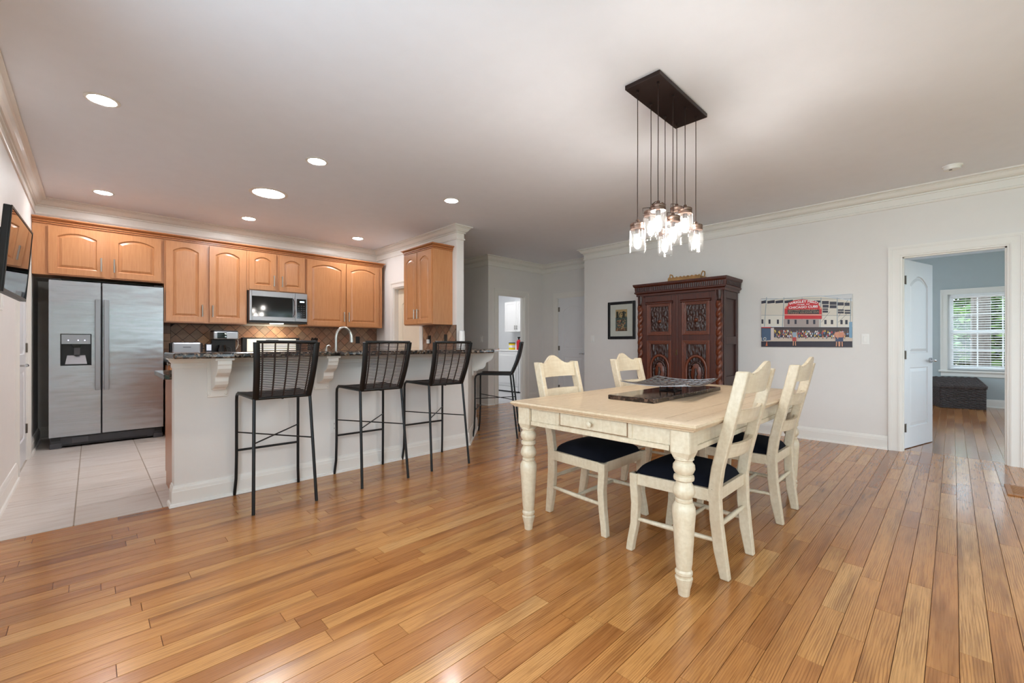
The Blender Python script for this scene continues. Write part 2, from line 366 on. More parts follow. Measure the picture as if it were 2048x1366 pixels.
# ------------------------------------------------------------------ room shell
def wall_with_holes(axis, p0, p1, a, b, holes, z1=CEIL):
    """axis 'x': plane normal x, thickness p0..p1, running a..b along y"""
    mb = MB()
    def bx(u0, u1, z0, zz):
        if u1 - u0 > .001 and zz - z0 > .001: mb.box((p0, u0, z0), (p1, u1, zz)) if axis == 'x' else mb.box((u0, p0, z0), (u1, p1, zz))
    cur = a
    for u0, u1, z0, zz in sorted(holes):
        bx(cur, u0, 0, z1); bx(u0, u1, 0, z0); bx(u0, u1, zz, z1); cur = u1
    bx(cur, b, 0, z1); return mb
XL, XR, YB, YR = -.45, 6.07, 7.05, -3.5
struct('wall_left', wall_with_holes('x', XL - .12, XL, YR - .12, 7.62, [(a, b, .4, 2.3) for a, b in ADDED_LEFT_WINDOWS] + [(5.52, 6.30, 0, 2.05)]), 'wall')
struct('wall_right', wall_with_holes('x', XR, XR + .12, YR - .12, 4.44, [(-.36, .39, 0, 2.05)]).box((XR + .12, 4.32, 0), (6.79, 4.44, CEIL)), 'wall')
struct('wall_rear', wall_with_holes('y', YR - .12, YR, XL, XR, [(a, b, .3, 2.3) for a, b in REAR_WINDOWS]), 'wall')
kb = wall_with_holes('y', YB, YB + .12, .64, 3.69, []).box((XL, YB, 1.86), (.64, YB + .12, CEIL)).box((XL, YB + .12, 1.86), (.76, 7.5, 1.92))
kb.box((XL, 7.5, 0), (.76, 7.62, 1.92)).box((.64, YB + .12, 0), (.76, 7.5, 1.92))
struct('wall_kitchen', kb, 'wall')
struct('wall_stub', wall_with_holes('x', 3.57, 3.69, 4.74, YB, [(5.66, 6.45, 0, 2.04)]).box((3.57, YB + .12, 0), (3.69, 8.62, CEIL)), 'wall')
struct('wall_hall_side', MB().box((5.18, 6.05, 0), (5.30, 8.62, CEIL)), 'wall')
struct('wall_hall_front', wall_with_holes('y', 5.93, 6.05, 5.18, 6.79, [(5.42, 6.15, 0, 2.06)]), 'wall')
struct('wall_hall_right', wall_with_holes('x', 6.67, 6.79, 4.44, 5.93, [(4.78, 5.54, 0, 2.04)]), 'wall')
struct('wall_hall_end', MB().box((3.69, 8.5, 0), (5.18, 8.62, CEIL)), 'wall')
struct('wall_laundry_right', MB().box((7.65, 5.93, 0), (7.77, 8.72, CEIL)), 'laundry_wall')
struct('wall_laundry_back', MB().box((5.30, 8.6, 0), (7.65, 8.72, CEIL)), 'laundry_wall')
struct('wall_laundry_front', MB().box((6.79, 5.93, 0), (7.65, 6.05, CEIL)), 'laundry_wall')
struct('wall_laundry_left', MB().box((5.30, 6.05, 0), (5.31, 8.6, CEIL)), 'laundry_wall')
WX = 11.35
struct('wall_bedroom_window', wall_with_holes('x', WX, WX + .14, -2.62, 1.72, [(-.98, .08, .64, 2.03)]), 'bed_wall')
struct('wall_bedroom_left', wall_with_holes('y', 1.6, 1.72, 6.19, WX, [(a, b, .4, 2.4) for a, b in ADDED_BED_WINDOWS]), 'bed_wall')
struct('wall_bedroom_right', wall_with_holes('y', -2.62, -2.5, 6.19, WX, [(a, b, .4, 2.4) for a, b in ADDED_BED_WINDOWS]), 'bed_wall')
struct('wall_bedroom_door', wall_with_holes('x', 6.19, 6.2, -2.5, 1.6, [(-.36, .39, 0, 2.05)]), 'bed_wall')
cl = MB().box((-.6, YR - .12, CEIL), (6.19, 8.75, CEIL + .1)).box((6.19, 4.2, CEIL), (7.8, 8.75, CEIL + .1)).box((6.19, -2.7, CEIL), (11.6, 1.75, CEIL + .1))
struct('ceiling', cl, 'ceiling')
# wall pier: half wall of the breakfast bar
struct('wall_bar', MB().prism([(.41, 3.775), (3.0, 3.775), (3.69, 4.465), (3.69, 4.74), (3.57, 4.74), (3.57, 4.515), (2.95, 3.895), (.41, 3.895)], 0, 1.028), 'wall')

# floors ------------------------------------------------------------
PL = .083
def planks(floor, rows, mat, keep, gap=.0008):
    """rows: (y0, x0, x1); the ones that show largest become objects, the rest one joined part"""
    items = []
    for y0, x0, x1 in rows:
        x = x0 - random.uniform(0, .9)
        while x < x1:
            L = random.choice([random.uniform(.28, .6), random.uniform(.5, 1.1), random.uniform(.8, 1.7)]); a, b = max(x, x0), min(x + L, x1)
            if b - a > .04:
                pts = [project(a + (b - a) * u, y0 + PL * v, 0) for u in (0, .5, 1) for v in (0, 1)]
                inside = [p for p in pts if p and -40 < p[0] < 2088 and 687 < p[1] < 1400]
                area = (b - a) * PL / max(.3, inside[0][2]) ** 3 * len(inside) if inside else 0
                items.append((area, a, b, y0, random.random(), random.random(), random.random()))
            x += L
    items.sort(reverse=True)
    def geo(mb, a, b, y0):
        g = gap; e = .0012
        return mb.add([(a + g, y0 + g, -.003), (b - g, y0 + g, -.003), (b - g, y0 + PL - g, -.003), (a + g, y0 + PL - g, -.003),
                       (a + e, y0 + e, 0), (b - e, y0 + e, 0), (b - e, y0 + PL - e, 0), (a + e, y0 + PL - e, 0)],
                      [(4, 5, 6, 7), (0, 1, 5, 4), (1, 2, 6, 5), (2, 3, 7, 6), (3, 0, 4, 7)])
    rest = MB(); rc = []
    for i, (ar, a, b, y0, r1, r2, r3) in enumerate(items):
        c = (r1, r2, r3, 1)
        if i < keep and ar > 0:
            me = mesh('plank', geo(MB(), a, b, y0), mat, recalc=False); tones(me, [c] * 5); ob('plank', me, mat, floor)
        else: geo(rest, a, b, y0); rc += [c] * 5
    if rest.v:
        me = mesh('planks_rest', rest, mat, recalc=False); tones(me, rc); o = ob('planks_rest', me, mat, floor); o['kind'] = 'stuff'
fl = struct('floor', MB().box((-.57, YR - .12, -.08), (6.19, 3.83, -.003)).box((2.8, 3.83, -.08), (6.8, 8.62, -.003)), 'sub_dark')
rows = []; y = YR
while y < 8.5:
    if y < 3.83 - PL / 2: rows.append((y, XL, 6.19 if -.36 < y < .36 else XR))
    elif y < 4.44: rows.append((y, 2.85, XR))
    elif y < 5.95: rows.append((y, 3.3, 6.67))
    else: rows.append((y, 3.69, 5.18))
    y += PL
planks(fl, rows, 'oak', 300)
flb = struct('floor_bedroom', MB().box((6.19, -2.6, -.08), (WX, 1.7, -.003)), 'sub_glint')
planks(flb, [(-2.5 + PL * i, 6.19, WX) for i in range(49)], 'oak_bed', 130, .0028)
struct('floor_laundry', MB().box((5.18, 5.95, -.08), (7.7, 8.7, .001)), 'laundry_tile')
# kitchen tile
Y_T = max(r[0] for r in rows if r[1] == XL) + PL
flk = struct('floor_kitchen', MB().box((XL - .1, Y_T, -.08), (3.6, 7.6, -.004)), 'grout')
TS = .432
for i in range(-2, 9):
    for j in range(0, 9):
        x0, x1 = max(XL, -.08 + i * TS), min(3.57, -.08 + (i + 1) * TS); y0, y1 = Y_T + j * TS, min(7.5, Y_T + (j + 1) * TS)
        if x1 - x0 < .02 or y1 - y0 < .02: continue
        if y0 < 4.5 and x0 > 2.6: continue
        g = .0035
        ob('floor_tile', MB().box((x0 + g, y0 + g, -.004), (x1 - g, y1 - g, .001)), 'travertine', flk, bevel=.001)

# mouldings ----------------------------------------------------------
crown_prof = [(0, 2.553), (.012, 2.556), (.016, 2.566), (.012, 2.578), (.004, 2.582), (.004, 2.646), (.018, 2.648), (.020, 2.656), (.012, 2.660), (.016, 2.664), (.030, 2.668), (.045, 2.682), (.060, 2.708), (.070, 2.714), (.068, 2.719), (.082, 2.723), (.092, 2.726), (.092, 2.7395)]
loop = [(XR, YR), (XR, 4.44), (6.67, 4.44), (6.67, 5.93), (5.18, 5.93), (5.18, 8.5), (3.69, 8.5), (3.69, 4.74), (3.57, 4.74), (3.57, YB), (XL, YB), (XL, YR)]
struct('trim_1', MB().sweep(loop, crown_prof, True), 'trim')
base_prof = [(.0, .142), (.006, .140), (.009, .128), (.012, .122), (.014, .104), (.016, .100), (.016, .022), (.026, .018), (.03, .0), (0, 0)]
def base(name, *paths):
    mb = MB()
    for p in paths: mb.sweep(p, base_prof)
    struct(name, mb, 'trim')
base('baseboard_right', [(XR, YR), (XR, -.46)], [(XR, .49), (XR, 4.44), (6.67, 4.44), (6.67, 4.66)])
base('baseboard_hall', [(6.67, 5.64), (6.67, 5.93), (6.25, 5.93)], [(5.32, 5.93), (5.18, 5.93), (5.18, 8.5)], [(3.69, 8.5), (3.69, 4.76)])
base('baseboard_left', [(XL, 7.5), (XL, 6.40)], [(XL, 5.42), (XL, YR)])
base('baseboard_alcove', [(.64, 7.5), (XL + .02, 7.5)])
base('baseboard_rear', [(XL, YR), (XR, YR)])
base('baseboard_bar', [(3.69, 4.72), (3.69, 4.465), (3.0, 3.775), (.41, 3.775), (.41, 3.89)])
base('baseboard_bedroom', [(WX, -2.5), (WX, 1.6)])
# small cove under the bar top
struct('trim_2', MB().sweep([(3.69, 4.72), (3.69, 4.465), (3.0, 3.775), (.41, 3.775), (.41, 3.89)], [(0, .955), (.006, .957), (.008, .972), (.006, .978), (.006, .99), (.012, .994), (.022, 1.012), (.032, 1.018), (.034, 1.028), (0, 1.028)]), 'trim', smooth=25)
# door and window casings: profile strips round an opening
def casing(name, axis, plane, out, a, b, top, wid=.095, z0=0, sill=False):
    mb = MB()
    def bx(u0, u1, zz0, zz1, d):
        lo, hi = sorted((plane, plane + out * d))
        mb.box((lo, u0, zz0), (hi, u1, zz1)) if axis == 'x' else mb.box((u0, lo, zz0), (u1, hi, zz1))
    for d, i0, i1 in ((.012, 0, wid), (.018, wid - .03, wid - .004), (.016, .008, .02), (.022, wid - .018, wid + .0015)):
        bx(a - i1, a - i0, z0, top + i0, d); bx(b + i0, b + i1, z0, top + i0, d); bx(a - i1, b + i1, top + i0, top + i1, d)
    return struct(name, mb, 'trim')
casing('trim_3', 'x', XR, -1, -.36, .39, 2.05)
casing('trim_4', 'x', XL, 1, 5.52, 6.30, 2.05)
casing('trim_5', 'x', 3.57, -1, 5.66, 6.45, 2.04)
casing('trim_6', 'y', 5.93, -1, 5.42, 6.15, 2.06)
casing('trim_7', 'x', 6.67, -1, 4.78, 5.54, 2.04, wid=.09)
casing('trim_8', 'x', WX, -1, -.98, .08, 2.03, z0=.64)
def jamb(name, axis, p0, p1, a, b, top, stop=None):
    mb = MB(); t = .015
    def bx(u0, u1, z0, z1, q0=p0, q1=p1): mb.box((q0, u0, z0), (q1, u1, z1)) if axis == 'x' else mb.box((u0, q0, z0), (u1, q1, z1))
    bx(a, a + t, 0, top); bx(b - t, b, 0, top); bx(a + t, b - t, top - t, top)
    if stop: bx(a + t, a + t + .012, 0, top - t, *stop); bx(b - t - .012, b - t, 0, top - t, *stop); bx(a + t, b - t, top - t - .012, top - t, *stop)
    return struct(name, mb, 'trim')
jamb('trim_9', 'x', XR - .002, 6.202, -.36, .39, 2.05, (6.10, 6.135)); jamb('trim_10', 'x', XL - .12, XL + .002, 5.52, 6.30, 2.05, (-.53, -.505))
jamb('trim_11', 'x', 3.568, 3.69, 5.66, 6.45, 2.04); jamb('trim_12', 'y', 5.928, 6.052, 5.42, 6.15, 2.06, (5.97, 6.0)); jamb('trim_13', 'x', 6.668, 6.79, 4.78, 5.54, 2.04)
struct('trim_14', MB().box((WX - .045, -1.12, .605), (WX + .05, .20, .64)).box((WX - .018, -1.08, .53), (WX, .17, .605)), 'trim', bevel=.004)

# doors ---------------------------------------------------------------
def arch_door(w, h=2.02, t=.036):
    return panel_leaf(w, h, t, [(.13, w - .13, .22, .86, 0), (.13, w - .13, 1.02, h - .26, .10)], .009, .014, .045)
def hinge_set(door, x, y, zs, sy=-1):
    for z in zs: ob('hinge', MB().cyl((x, y + sy * .006, z - .045), (x, y + sy * .006, z + .045), .007, seg=10).box((x - .018, y - .003, z - .045), (x + .03, y + .002, z + .045)), 'hinge', door, smooth=40)
def lever(door, x, z, y=0, dirx=1, mat='chrome', both=False, t=.036):
    for s, yy in ((-1, y), (1, y + t)) if both else ((-1, y),):
        mb = MB().cyl((x, yy, z), (x, yy + s * .012, z), .03, seg=20).cyl((x, yy + s * .01, z), (x, yy + s * .05, z), .011, seg=12)
        mb.tube([(x, yy + s * .05, z), (x + dirx * .03, yy + s * .054, z), (x + dirx * .07, yy + s * .05, z + .004), (x + dirx * .11, yy + s * .046, z - .004)], [.012, .013, .011, .008], 10)
        ob('door_lever', mb, mat, door, smooth=40)
# bedroom door, open into the bedroom, hinge at (6.19,.372)
ang = math.atan2(-.22, .80)
w = .735
d1 = struct('door_1', arch_door(w), 'door_white'); d1.location = (6.206, .366, .008); d1.rotation_euler = (0, 0, ang)
hinge_set(d1, .012, 0, (.22, 1.0, 1.80)); lever(d1, w - .065, .93, dirx=-1, both=True)
ob('latch_plate', MB().box((w - .001, .008, .88), (w + .002, .028, .98)), 'chrome', d1)
# pantry door in the left wall (faces +x): local -y -> +x
d2 = struct('door_2', arch_door(.747), 'door_white'); d2.location = (XL - .006, 5.5365, .008); d2.rotation_euler = (0, 0, PI / 2)
hinge_set(d2, .735, 0, (.30, 1.08, 1.86)); lever(d2, .065, .93, dirx=1)
# hall door (faces -x): local -y -> -x , rot -90
d3 = struct('door_3', arch_door(.726), 'door_white'); d3.location = (6.684, 5.523, .008); d3.rotation_euler = (0, 0, -PI / 2)
hinge_set(d3, .006, 0, (.25, 1.03, 1.80)); lever(d3, .66, .93, dirx=-1)
# door seen through the kitchen side opening (faces -x)
d4 = struct('door_4', arch_door(.756), 'door_cream'); d4.location = (3.645, 6.433, .008); d4.rotation_euler = (0, 0, -PI / 2)
lever(d4, .70, .93, dirx=-1)

# bedroom window --------------------------------------------------------
wn = struct('window_1', MB().box((WX + .03, -.98, .64), (WX + .11, -.95, 2.03)).box((WX + .03, .05, .64), (WX + .11, .08, 2.03)).box((WX + .03, -.95, 2.0), (WX + .11, .05, 2.03)).box((WX + .03, -.95, .64), (WX + .11, .05, .67)), 'white')
for z0, z1, xo in ((.67, 1.345, .05), (1.325, 2.0, .08)):
    s = MB(); x0, x1 = WX + xo, WX + xo + .028
    s.box((x0, -.95, z0), (x1, -.905, z1)).box((x0, .005, z0), (x1, .05, z1)).box((x0, -.905, z0), (x1, .005, z0 + .045)).box((x0, -.905, z1 - .04), (x1, .005, z1))
    sash = ob('sash', s, 'white', wn)
    mm = MB()
    for q in (1, 2): yy = -.905 + .91 * q / 3; mm.box((x0 + .006, yy - .009, z0 + .045), (x1 - .006, yy + .009, z1 - .04))
    zz = (z0 + z1) / 2; mm.box((x0 + .007, -.905, zz - .009), (x1 - .007, .005, zz + .009))
    ob('muntin', mm, 'white', sash); ob('pane', MB().box((x0 + .012, -.905, z0 + .045), (x0 + .016, .005, z1 - .04)), 'pane', sash)
bl = thing('window_blind', 'white horizontal slat blind lowered over the bedroom window', 'blind', (WX, -.45, .66))
ob('head_rail', MB().box((-.02, -.49, 1.33), (.03, .49, 1.368)), 'white', bl)
slat = mesh('slat', MB().prism([(-.022, -.004), (0, .003), (.022, -.004), (.022, -.0025), (0, .0045), (-.022, -.0025)], -.485, .485, 'y'), 'white')
for k in range(31): ob('slat', slat, 'white', bl, loc=(.002, 0, .03 + k * .0425), rot=(0, math.radians(6), 0))
ob('bottom_rail', MB().box((-.02, -.487, .0), (.026, .487, .018)), 'white', bl)
for yy in (-.3, .0, .3): ob('ladder_cord', MB().cyl((-.024, yy, .01), (-.024, yy, 1.34), .0012, seg=6), 'white', bl)
ob('tilt_wand', MB().cyl((-.035, .40, 1.33), (-.04, .40, .86), .004, seg=8), 'pane', bl)
# rear windows (behind the camera)
for k, (a, b) in enumerate(REAR_WINDOWS):
    y0, y1 = YR - .10, YR - .04; mb = MB()
    mb.box((a, y0, .3), (a + .05, y1, 2.3)).box((b - .05, y0, .3), (b, y1, 2.3)).box((a + .05, y0, .3), (b - .05, y1, .35)).box((a + .05, y0, 2.25), (b - .05, y1, 2.3)).box((a + .05, y0, 1.28), (b - .05, y1, 1.33))
    wr = struct('window_%d' % (k + 2), mb, 'white'); ob('pane', MB().box((a + .05, y0 + .02, .35), (b - .05, y0 + .024, 2.25)), 'pane', wr)
    casing('trim_%d' % (15 + k), 'y', YR, 1, a, b, 2.3, z0=.3)

for k, (a, b) in enumerate(ADDED_LEFT_WINDOWS):  # frames of the added, unseen left wall windows
    y0, y1 = -.55, -.49; mb = MB()
    mb.box((y0, a, .4), (y1, a + .05, 2.3)).box((y0, b - .05, .4), (y1, b, 2.3)).box((y0, a + .05, .4), (y1, b - .05, .45)).box((y0, a + .05, 2.25), (y1, b - .05, 2.3)).box((y0, a + .05, 1.33), (y1, b - .05, 1.38))
    wr = struct('window_%d' % (k + 7), mb, 'white'); ob('pane', MB().box((y0 + .02, a + .05, .45), (y0 + .024, b - .05, 2.25)), 'pane', wr)
    casing('trim_%d' % (24 + k), 'x', XL, 1, a, b, 2.3, z0=.4)
for k, (a, b, yw, sg) in enumerate([(a, b, yw, sg) for a, b in ADDED_BED_WINDOWS for yw, sg in ((-2.5, 1), (1.6, -1))]):  # frames of the added bedroom side windows, out of view
    y0, y1 = sorted((yw - sg * .04, yw - sg * .10)); mb = MB()
    mb.box((a, y0, .4), (a + .05, y1, 2.4)).box((b - .05, y0, .4), (b, y1, 2.4)).box((a + .05, y0, .4), (b - .05, y1, .45)).box((a + .05, y0, 2.35), (b - .05, y1, 2.4)).box((a + .05, y0, 1.38), (b - .05, y1, 1.43))
    wr = struct('window_%d' % (k + 10), mb, 'white'); ob('pane', MB().box((a + .05, y0 + .02, .45), (b - .05, y0 + .024, 2.35)), 'pane', wr)
    casing('trim_%d' % (30 + k), 'y', yw, sg, a, b, 2.4, z0=.4)
# outdoors -------------------------------------------------------------
struct('ground', MB().box((11.5, -14, -.5), (34, 16, -.35)), 'mulch'); struct('ground_rear', MB().box((-14, -22, -.5), (20, YR - .13, -.35)), 'lawn')
tr = thing('tree', 'tall tree with thick grey bark trunk outside the bedroom window', 'tree', (15.6, -.46, -.36))
mb = MB(); N = 24; hs = [0, .15, .5, 1.2, 2.4, 4, 6]; rs = [.26, .21, .185, .175, .17, .165, .15]
mb.lathe([(r, z) for r, z in zip(rs, hs)], seg=N); ob('trunk', mb, 'bark', tr, smooth=60)
def foliage(cx, cy, cz, sx, sy, sz, n, size):
    mb = MB(); cols = []
    for _ in range(n):
        while True:
            p = Vector((random.uniform(-1, 1), random.uniform(-1, 1), random.uniform(-1, 1)))
            if p.length < 1: break
        c = Vector((cx + p.x * sx, cy + p.y * sy, cz + p.z * sz)); a = Vector((random.gauss(0, 1), random.gauss(0, 1), random.gauss(0, .5))).normalized()
        b = a.cross(Vector((random.gauss(0, 1), random.gauss(0, 1), random.gauss(0, 1)))).normalized(); q = size * random.uniform(.6, 1.4)
        mb.add([c - a * q, c + b * q * .35, c + a * q, c - b * q * .35], [(0, 1, 2, 3)])
        cols.append((min(1, max(0, random.gauss(.5, .22))),) * 3 + (1,))
    me = mesh('foliage', mb, 'leaf', recalc=False); tones(me, cols); return me
ob('foliage', foliage(0, 0, 6.2, 1.6, 1.6, .8, 700, .14), 'leaf', tr)['kind'] = 'stuff'
ob('branch', MB().tube([(0, -.1, 3.0), (-.5, -.7, 2.75), (-.9, -1.3, 2.6)], [.06, .04, .015], 8), 'bark', tr)
ob('foliage', foliage(-.7, -1.1, 2.45, .55, .75, .5, 700, .085), 'leaf', tr)['kind'] = 'stuff'
SHRUBS = [((14.6, .75, -.36), 1.0, .7, .75, 'leafy green shrub on the door side of the trunk outside bedroom window'), ((17.2, 1.1, -.36), 1.5, 1.2, 1.7, 'tall dark shrub behind the leafy shrub and the grey trunk outdoors'),
          ((15.2, -2.1, -.36), 1.1, .8, .8, 'low green shrub on the far side of the trunk outside bedroom window'), ((17.9, -3.6, -.36), 1.5, 1.4, 1.9, 'tall shrub standing far behind the low green shrub outdoors'),
          ((21.5, -.2, -.36), 1.6, 4.2, 1.75, 'broad leafy thicket farthest behind the grey trunk outdoors')]
for (l, sx, sy, sz, lb) in SHRUBS:
    sh = thing('shrub', lb, 'shrub', l, 0, 'shrubs outside the bedroom window')
    ob('foliage', foliage(0, 0, sz + .2, sx, sy, sz, int((1700 if sy < 3 else 5200) * sz), .12 if sy < 3 else .18), 'leaf', sh)['kind'] = 'stuff'
    ob('stem', MB().cyl((0, 0, 0), (0, 0, sz + .3), .05, .02), 'bark', sh)
for k, (l, s, lb) in enumerate([((.4, -9.5, -.36), 1.9, 'wide green bush on the rear lawn, on the television wall side'), ((5.2, -9.0, -.36), 2.0, 'wide green bush on the rear lawn, on the stadium print wall side')]):
    sh = thing('garden_bush', lb, 'bush', l, 0, 'bushes on the lawn'); ob('foliage', foliage(0, 0, s * .9, s, 1.2, s, 2200, .16), 'leaf', sh)['kind'] = 'stuff'; ob('stem', MB().cyl((0, 0, 0), (0, 0, 1.5), .06, .03), 'bark', sh)

# ================================================================== kitchen
# upper cabinets on the back wall; local origin at the left bottom front, front faces -y
def upper_cabinet(label, x0, x1, z0, z1, doors, rise=.05, yf=6.72, depth=.33, pull=.15, fill=0):
    c = thing('wall_cabinet', label, 'cabinet', (x0, yf, z0), 0, 'kitchen wall cabinets'); w = x1 - x0; h = z1 - z0
    mb = MB().box((0, .018, 0), (w, depth - .002, h - .001)).box((0, 0, 0), (w, .018, .022)).box((0, 0, h - .04), (w, .018, h - .001))
    xs = [0] + [v for d in doors for v in d] + [w]
    for k in range(0, len(xs), 2): mb.box((xs[k] if k == 0 else xs[k] - .008, 0, .022), (xs[k + 1] if k == len(xs) - 2 else xs[k + 1] + .008, .018, h - .04))
    ob('cabinet_body', mb, 'maple', c)
    for k, (a, b) in enumerate(doors):
        dw = b - a; dh = h - .035; st = min(.068, dw * .2)
        d = ob('cabinet_door', panel_leaf(dw, dh, .019, [(st, dw - st, st, dh - st - rise * .9, rise)], .013, .012, .034), 'maple', c, loc=(a, -.0215, .014), bevel=.004)
        bar_pull('handle', d, dw - .032 if k == 0 else .032, .07 if h > .7 else .06, pull)
    return c
upper_cabinet('maple cabinet with two wide arched doors above the steel refrigerator', -.447, .630, 1.862, 2.41, [(.117, .557), (.600, 1.050)], .045)
upper_cabinet('tall maple wall cabinet with two arched doors beside the refrigerator', .632, 1.512, 1.388, 2.41, [(.016, .410), (.456, .858)], .05)
upper_cabinet('small maple wall cabinet with two arched doors above the microwave', 1.514, 2.272, 1.86, 2.41, [(.022, .358), (.400, .742)], .045)
upper_cabinet('wide maple wall cabinet with two arched doors right of the microwave', 2.274, 3.50, 1.388, 2.41, [(.016, .596), (.610, 1.16)], .055)
corn = [(0, 2.404), (-.012, 2.404), (-.012, 2.416), (-.004, 2.418), (-.004, 2.422), (-.020, 2.424), (-.020, 2.434), (-.014, 2.437), (-.030, 2.452), (-.042, 2.456), (-.042, 2.470), (.02, 2.470)]
cm = MB().sweep([(-.447, 6.72), (3.50, 6.72), (3.50, 7.03)], corn)
tag(ob('cabinet_cornice', cm, 'maple_dark', smooth=25), 'continuous maple crown moulding along the top of back wall cabinets', 'moulding')
# narrow cabinet on the stub wall (faces -x); local -y -> -x
nc = thing('wall_cabinet', 'narrow two-door maple wall cabinet hung on the stub wall above tiles', 'cabinet', (3.25, 5.56, 1.388), -PI / 2, 'kitchen wall cabinets')
w, h = .725, 1.02
ob('cabinet_body', MB().box((0, 0, 0), (w, .318, h)), 'maple', nc)
for k, (a, b) in enumerate(((.012, .352), (.366, .708))):
    dw, dh = b - a, h - .03
    d = ob('cabinet_door', panel_leaf(dw, dh, .019, [(.062, dw - .062, .062, dh - .12, .05)], .009, .012, .034), 'maple', nc, loc=(a, -.0195, .014)); bar_pull('handle', d, dw - .032 if k == 0 else .032, .07, .13)
corn2 = [(d, z - 1.388) for d, z in corn]
ob('cornice', MB().sweep([(-.0, .318), (0, 0), (w, 0), (w, .318)], corn2).box((.0, .0, 1.02), (w, .318, 1.075)), 'maple_dark', nc, smooth=25)

# microwave
mw = thing('microwave', 'stainless over-the-range microwave with dark glass door under small cabinet', 'microwave', (1.522, 6.62, 1.432)); W_, H_ = .742, .42
ob('body', MB().box((0, .03, 0), (W_, .40, H_)), 'dark_grey', mw)
dr = ob('door', MB().box((0, 0, .012), (.028, .03, H_)).box((.545, 0, .012), (.575, .03, H_)).box((.028, 0, .012), (.545, .03, .07)).box((.028, 0, H_ - .075), (.545, .03, H_)), 'steel_light', mw, bevel=.003)
ob('window', MB().box((.028, .006, .07), (.545, .03, H_ - .075)), 'black_gloss', dr)
ob('handle', MB().tube([(.555, -.004, .08), (.558, -.034, .11), (.56, -.046, .2), (.558, -.034, .3), (.555, -.004, .335)], .017, 10, flat=.5), 'chrome', dr, smooth=50)
cp = ob('control_panel', MB().box((.578, 0, .012), (W_, .03, H_)), 'steel_light', mw, bevel=.003)
ob('keypad', MB().box((.598, -.002, .06), (W_ - .016, .0, H_ - .08)), 'black_gloss', cp)
ob('clock_display', MB().box((.64, -.003, .29), (.70, -.002, .31)), 'clock', cp)
btn = MB()
for r in range(6):
    for q in range(3): btn.box((.615 + q * .036, -.0032, .085 + r * .03), (.633 + q * .036, -.002, .093 + r * .03))
ob('keypad_legend', btn, 'dark_grey', cp)['kind'] = 'stuff'
ob('vent', MB().box((0, .02, -.018), (W_, .38, .0)), 'black', mw)
ob('cooktop_lamp', MB().box((.29, .10, -.021), (.45, .16, -.018)), 'hood_light', mw)

# range (cooker)
rg = thing('range', 'stainless electric range with pale control backguard below the microwave', 'range', (1.514, 6.42, 0))
ob('body', MB().box((0, .02, .08), (.756, .60, .895)), 'steel', rg); ob('cooktop', MB().box((-.003, .0, .895), (.759, .56, .915)), 'black_gloss', rg)
od = ob('oven_door', MB().box((.01, -.015, .26), (.746, .02, .86)), 'steel', rg, bevel=.004); ob('window', MB().box((.16, -.018, .36), (.60, -.015, .68)), 'black_gloss', od)
ob('handle', MB().cyl((.06, -.05, .79), (.70, -.05, .79), .012).cyl((.1, -.015, .79), (.1, -.05, .79), .008).cyl((.66, -.015, .79), (.66, -.05, .79), .008), 'steel_light', od, smooth=40)
ob('drawer', MB().box((.01, -.012, .09), (.746, .02, .245)), 'steel', rg, bevel=.004)
bgd = ob('backguard', MB().box((.0, .545, .915), (.756, .618, 1.215)), 'black', rg, bevel=.004)
ob('control_fascia', MB().box((.055, .535, .925), (.70, .545, 1.195)), 'plastic_white', bgd); ob('display', MB().box((.29, .532, 1.165), (.46, .535, 1.188)), 'black_gloss', bgd)

# refrigerator
FY = 6.69
fr = thing('refrigerator', 'stainless side-by-side refrigerator with ice dispenser in one door', 'refrigerator', (-.325, FY, 0)); FWd, FH = .95, 1.808
ob('body', MB().box((.005, .075, .02), (FWd - .005, .74, FH - .02)), 'dark_grey', fr)
sl = .405
fd = ob('door', MB().box((0, 0, .125), (.085, .07, FH)).box((.325, 0, .125), (sl - .006, .07, FH)).box((.085, 0, .125), (.325, .07, .89)).box((.085, 0, 1.235), (.325, .07, FH)), 'steel', fr)
ob('handle', MB().box((.355, -.055, .612), (.397, -.03, 1.62)).box((.365, -.03, .63), (.39, .0, .66)).box((.365, -.03, 1.57), (.39, .0, 1.60)), 'steel_light', fd, bevel=.004)
dp = ob('ice_dispenser', MB().box((.085, .04, .89), (.325, .075, 1.235)).box((.085, -.004, .89), (.093, .04, 1.235)).box((.317, -.004, .89), (.325, .04, 1.235)).box((.093, -.004, .89), (.317, .04, .9)).box((.093, -.004, 1.227), (.317, .04, 1.235)), 'black', fr)
ob('control_panel', MB().box((.094, -.006, 1.125), (.316, .04, 1.226)), 'steel_light', dp)
for q in (.145, .22, .272): ob('indicator_lamp', MB().lathe([(.004, 0), (.004, .002)], seg=8).xf(Matrix.Translation((q, -.0062, 1.165)) @ Matrix.Rotation(PI / 2, 4, 'X')), 'led', dp)
ob('ice_chute', MB().prism([(.17, 1.125), (.25, 1.125), (.235, 1.085), (.185, 1.085)], .0, .04, 'y'), 'black_gloss', dp)
ob('paddle', MB().box((.188, .006, 1.005), (.234, .03, 1.09)), 'dark_grey', dp)
ob('drip_tray', MB().add([(.12, .0, .905), (.29, .0, .905), (.275, .038, 1.0), (.135, .038, 1.0)], [(0, 1, 2, 3)]), 'steel_light', dp)
fd2 = ob('door', MB().box((sl + .006, 0, .125), (FWd, .07, FH)), 'steel', fr, bevel=.004)
ob('handle', MB().box((.425, -.055, .612), (.467, -.03, 1.62)).box((.432, -.03, .63), (.457, .0, .66)).box((.432, -.03, 1.57), (.457, .0, 1.60)), 'steel_light', fd2, bevel=.004)
gr = ob('base_grille', MB().box((.01, .02, .02), (FWd - .01, .07, .118)), 'grille', fr, bevel=.004)
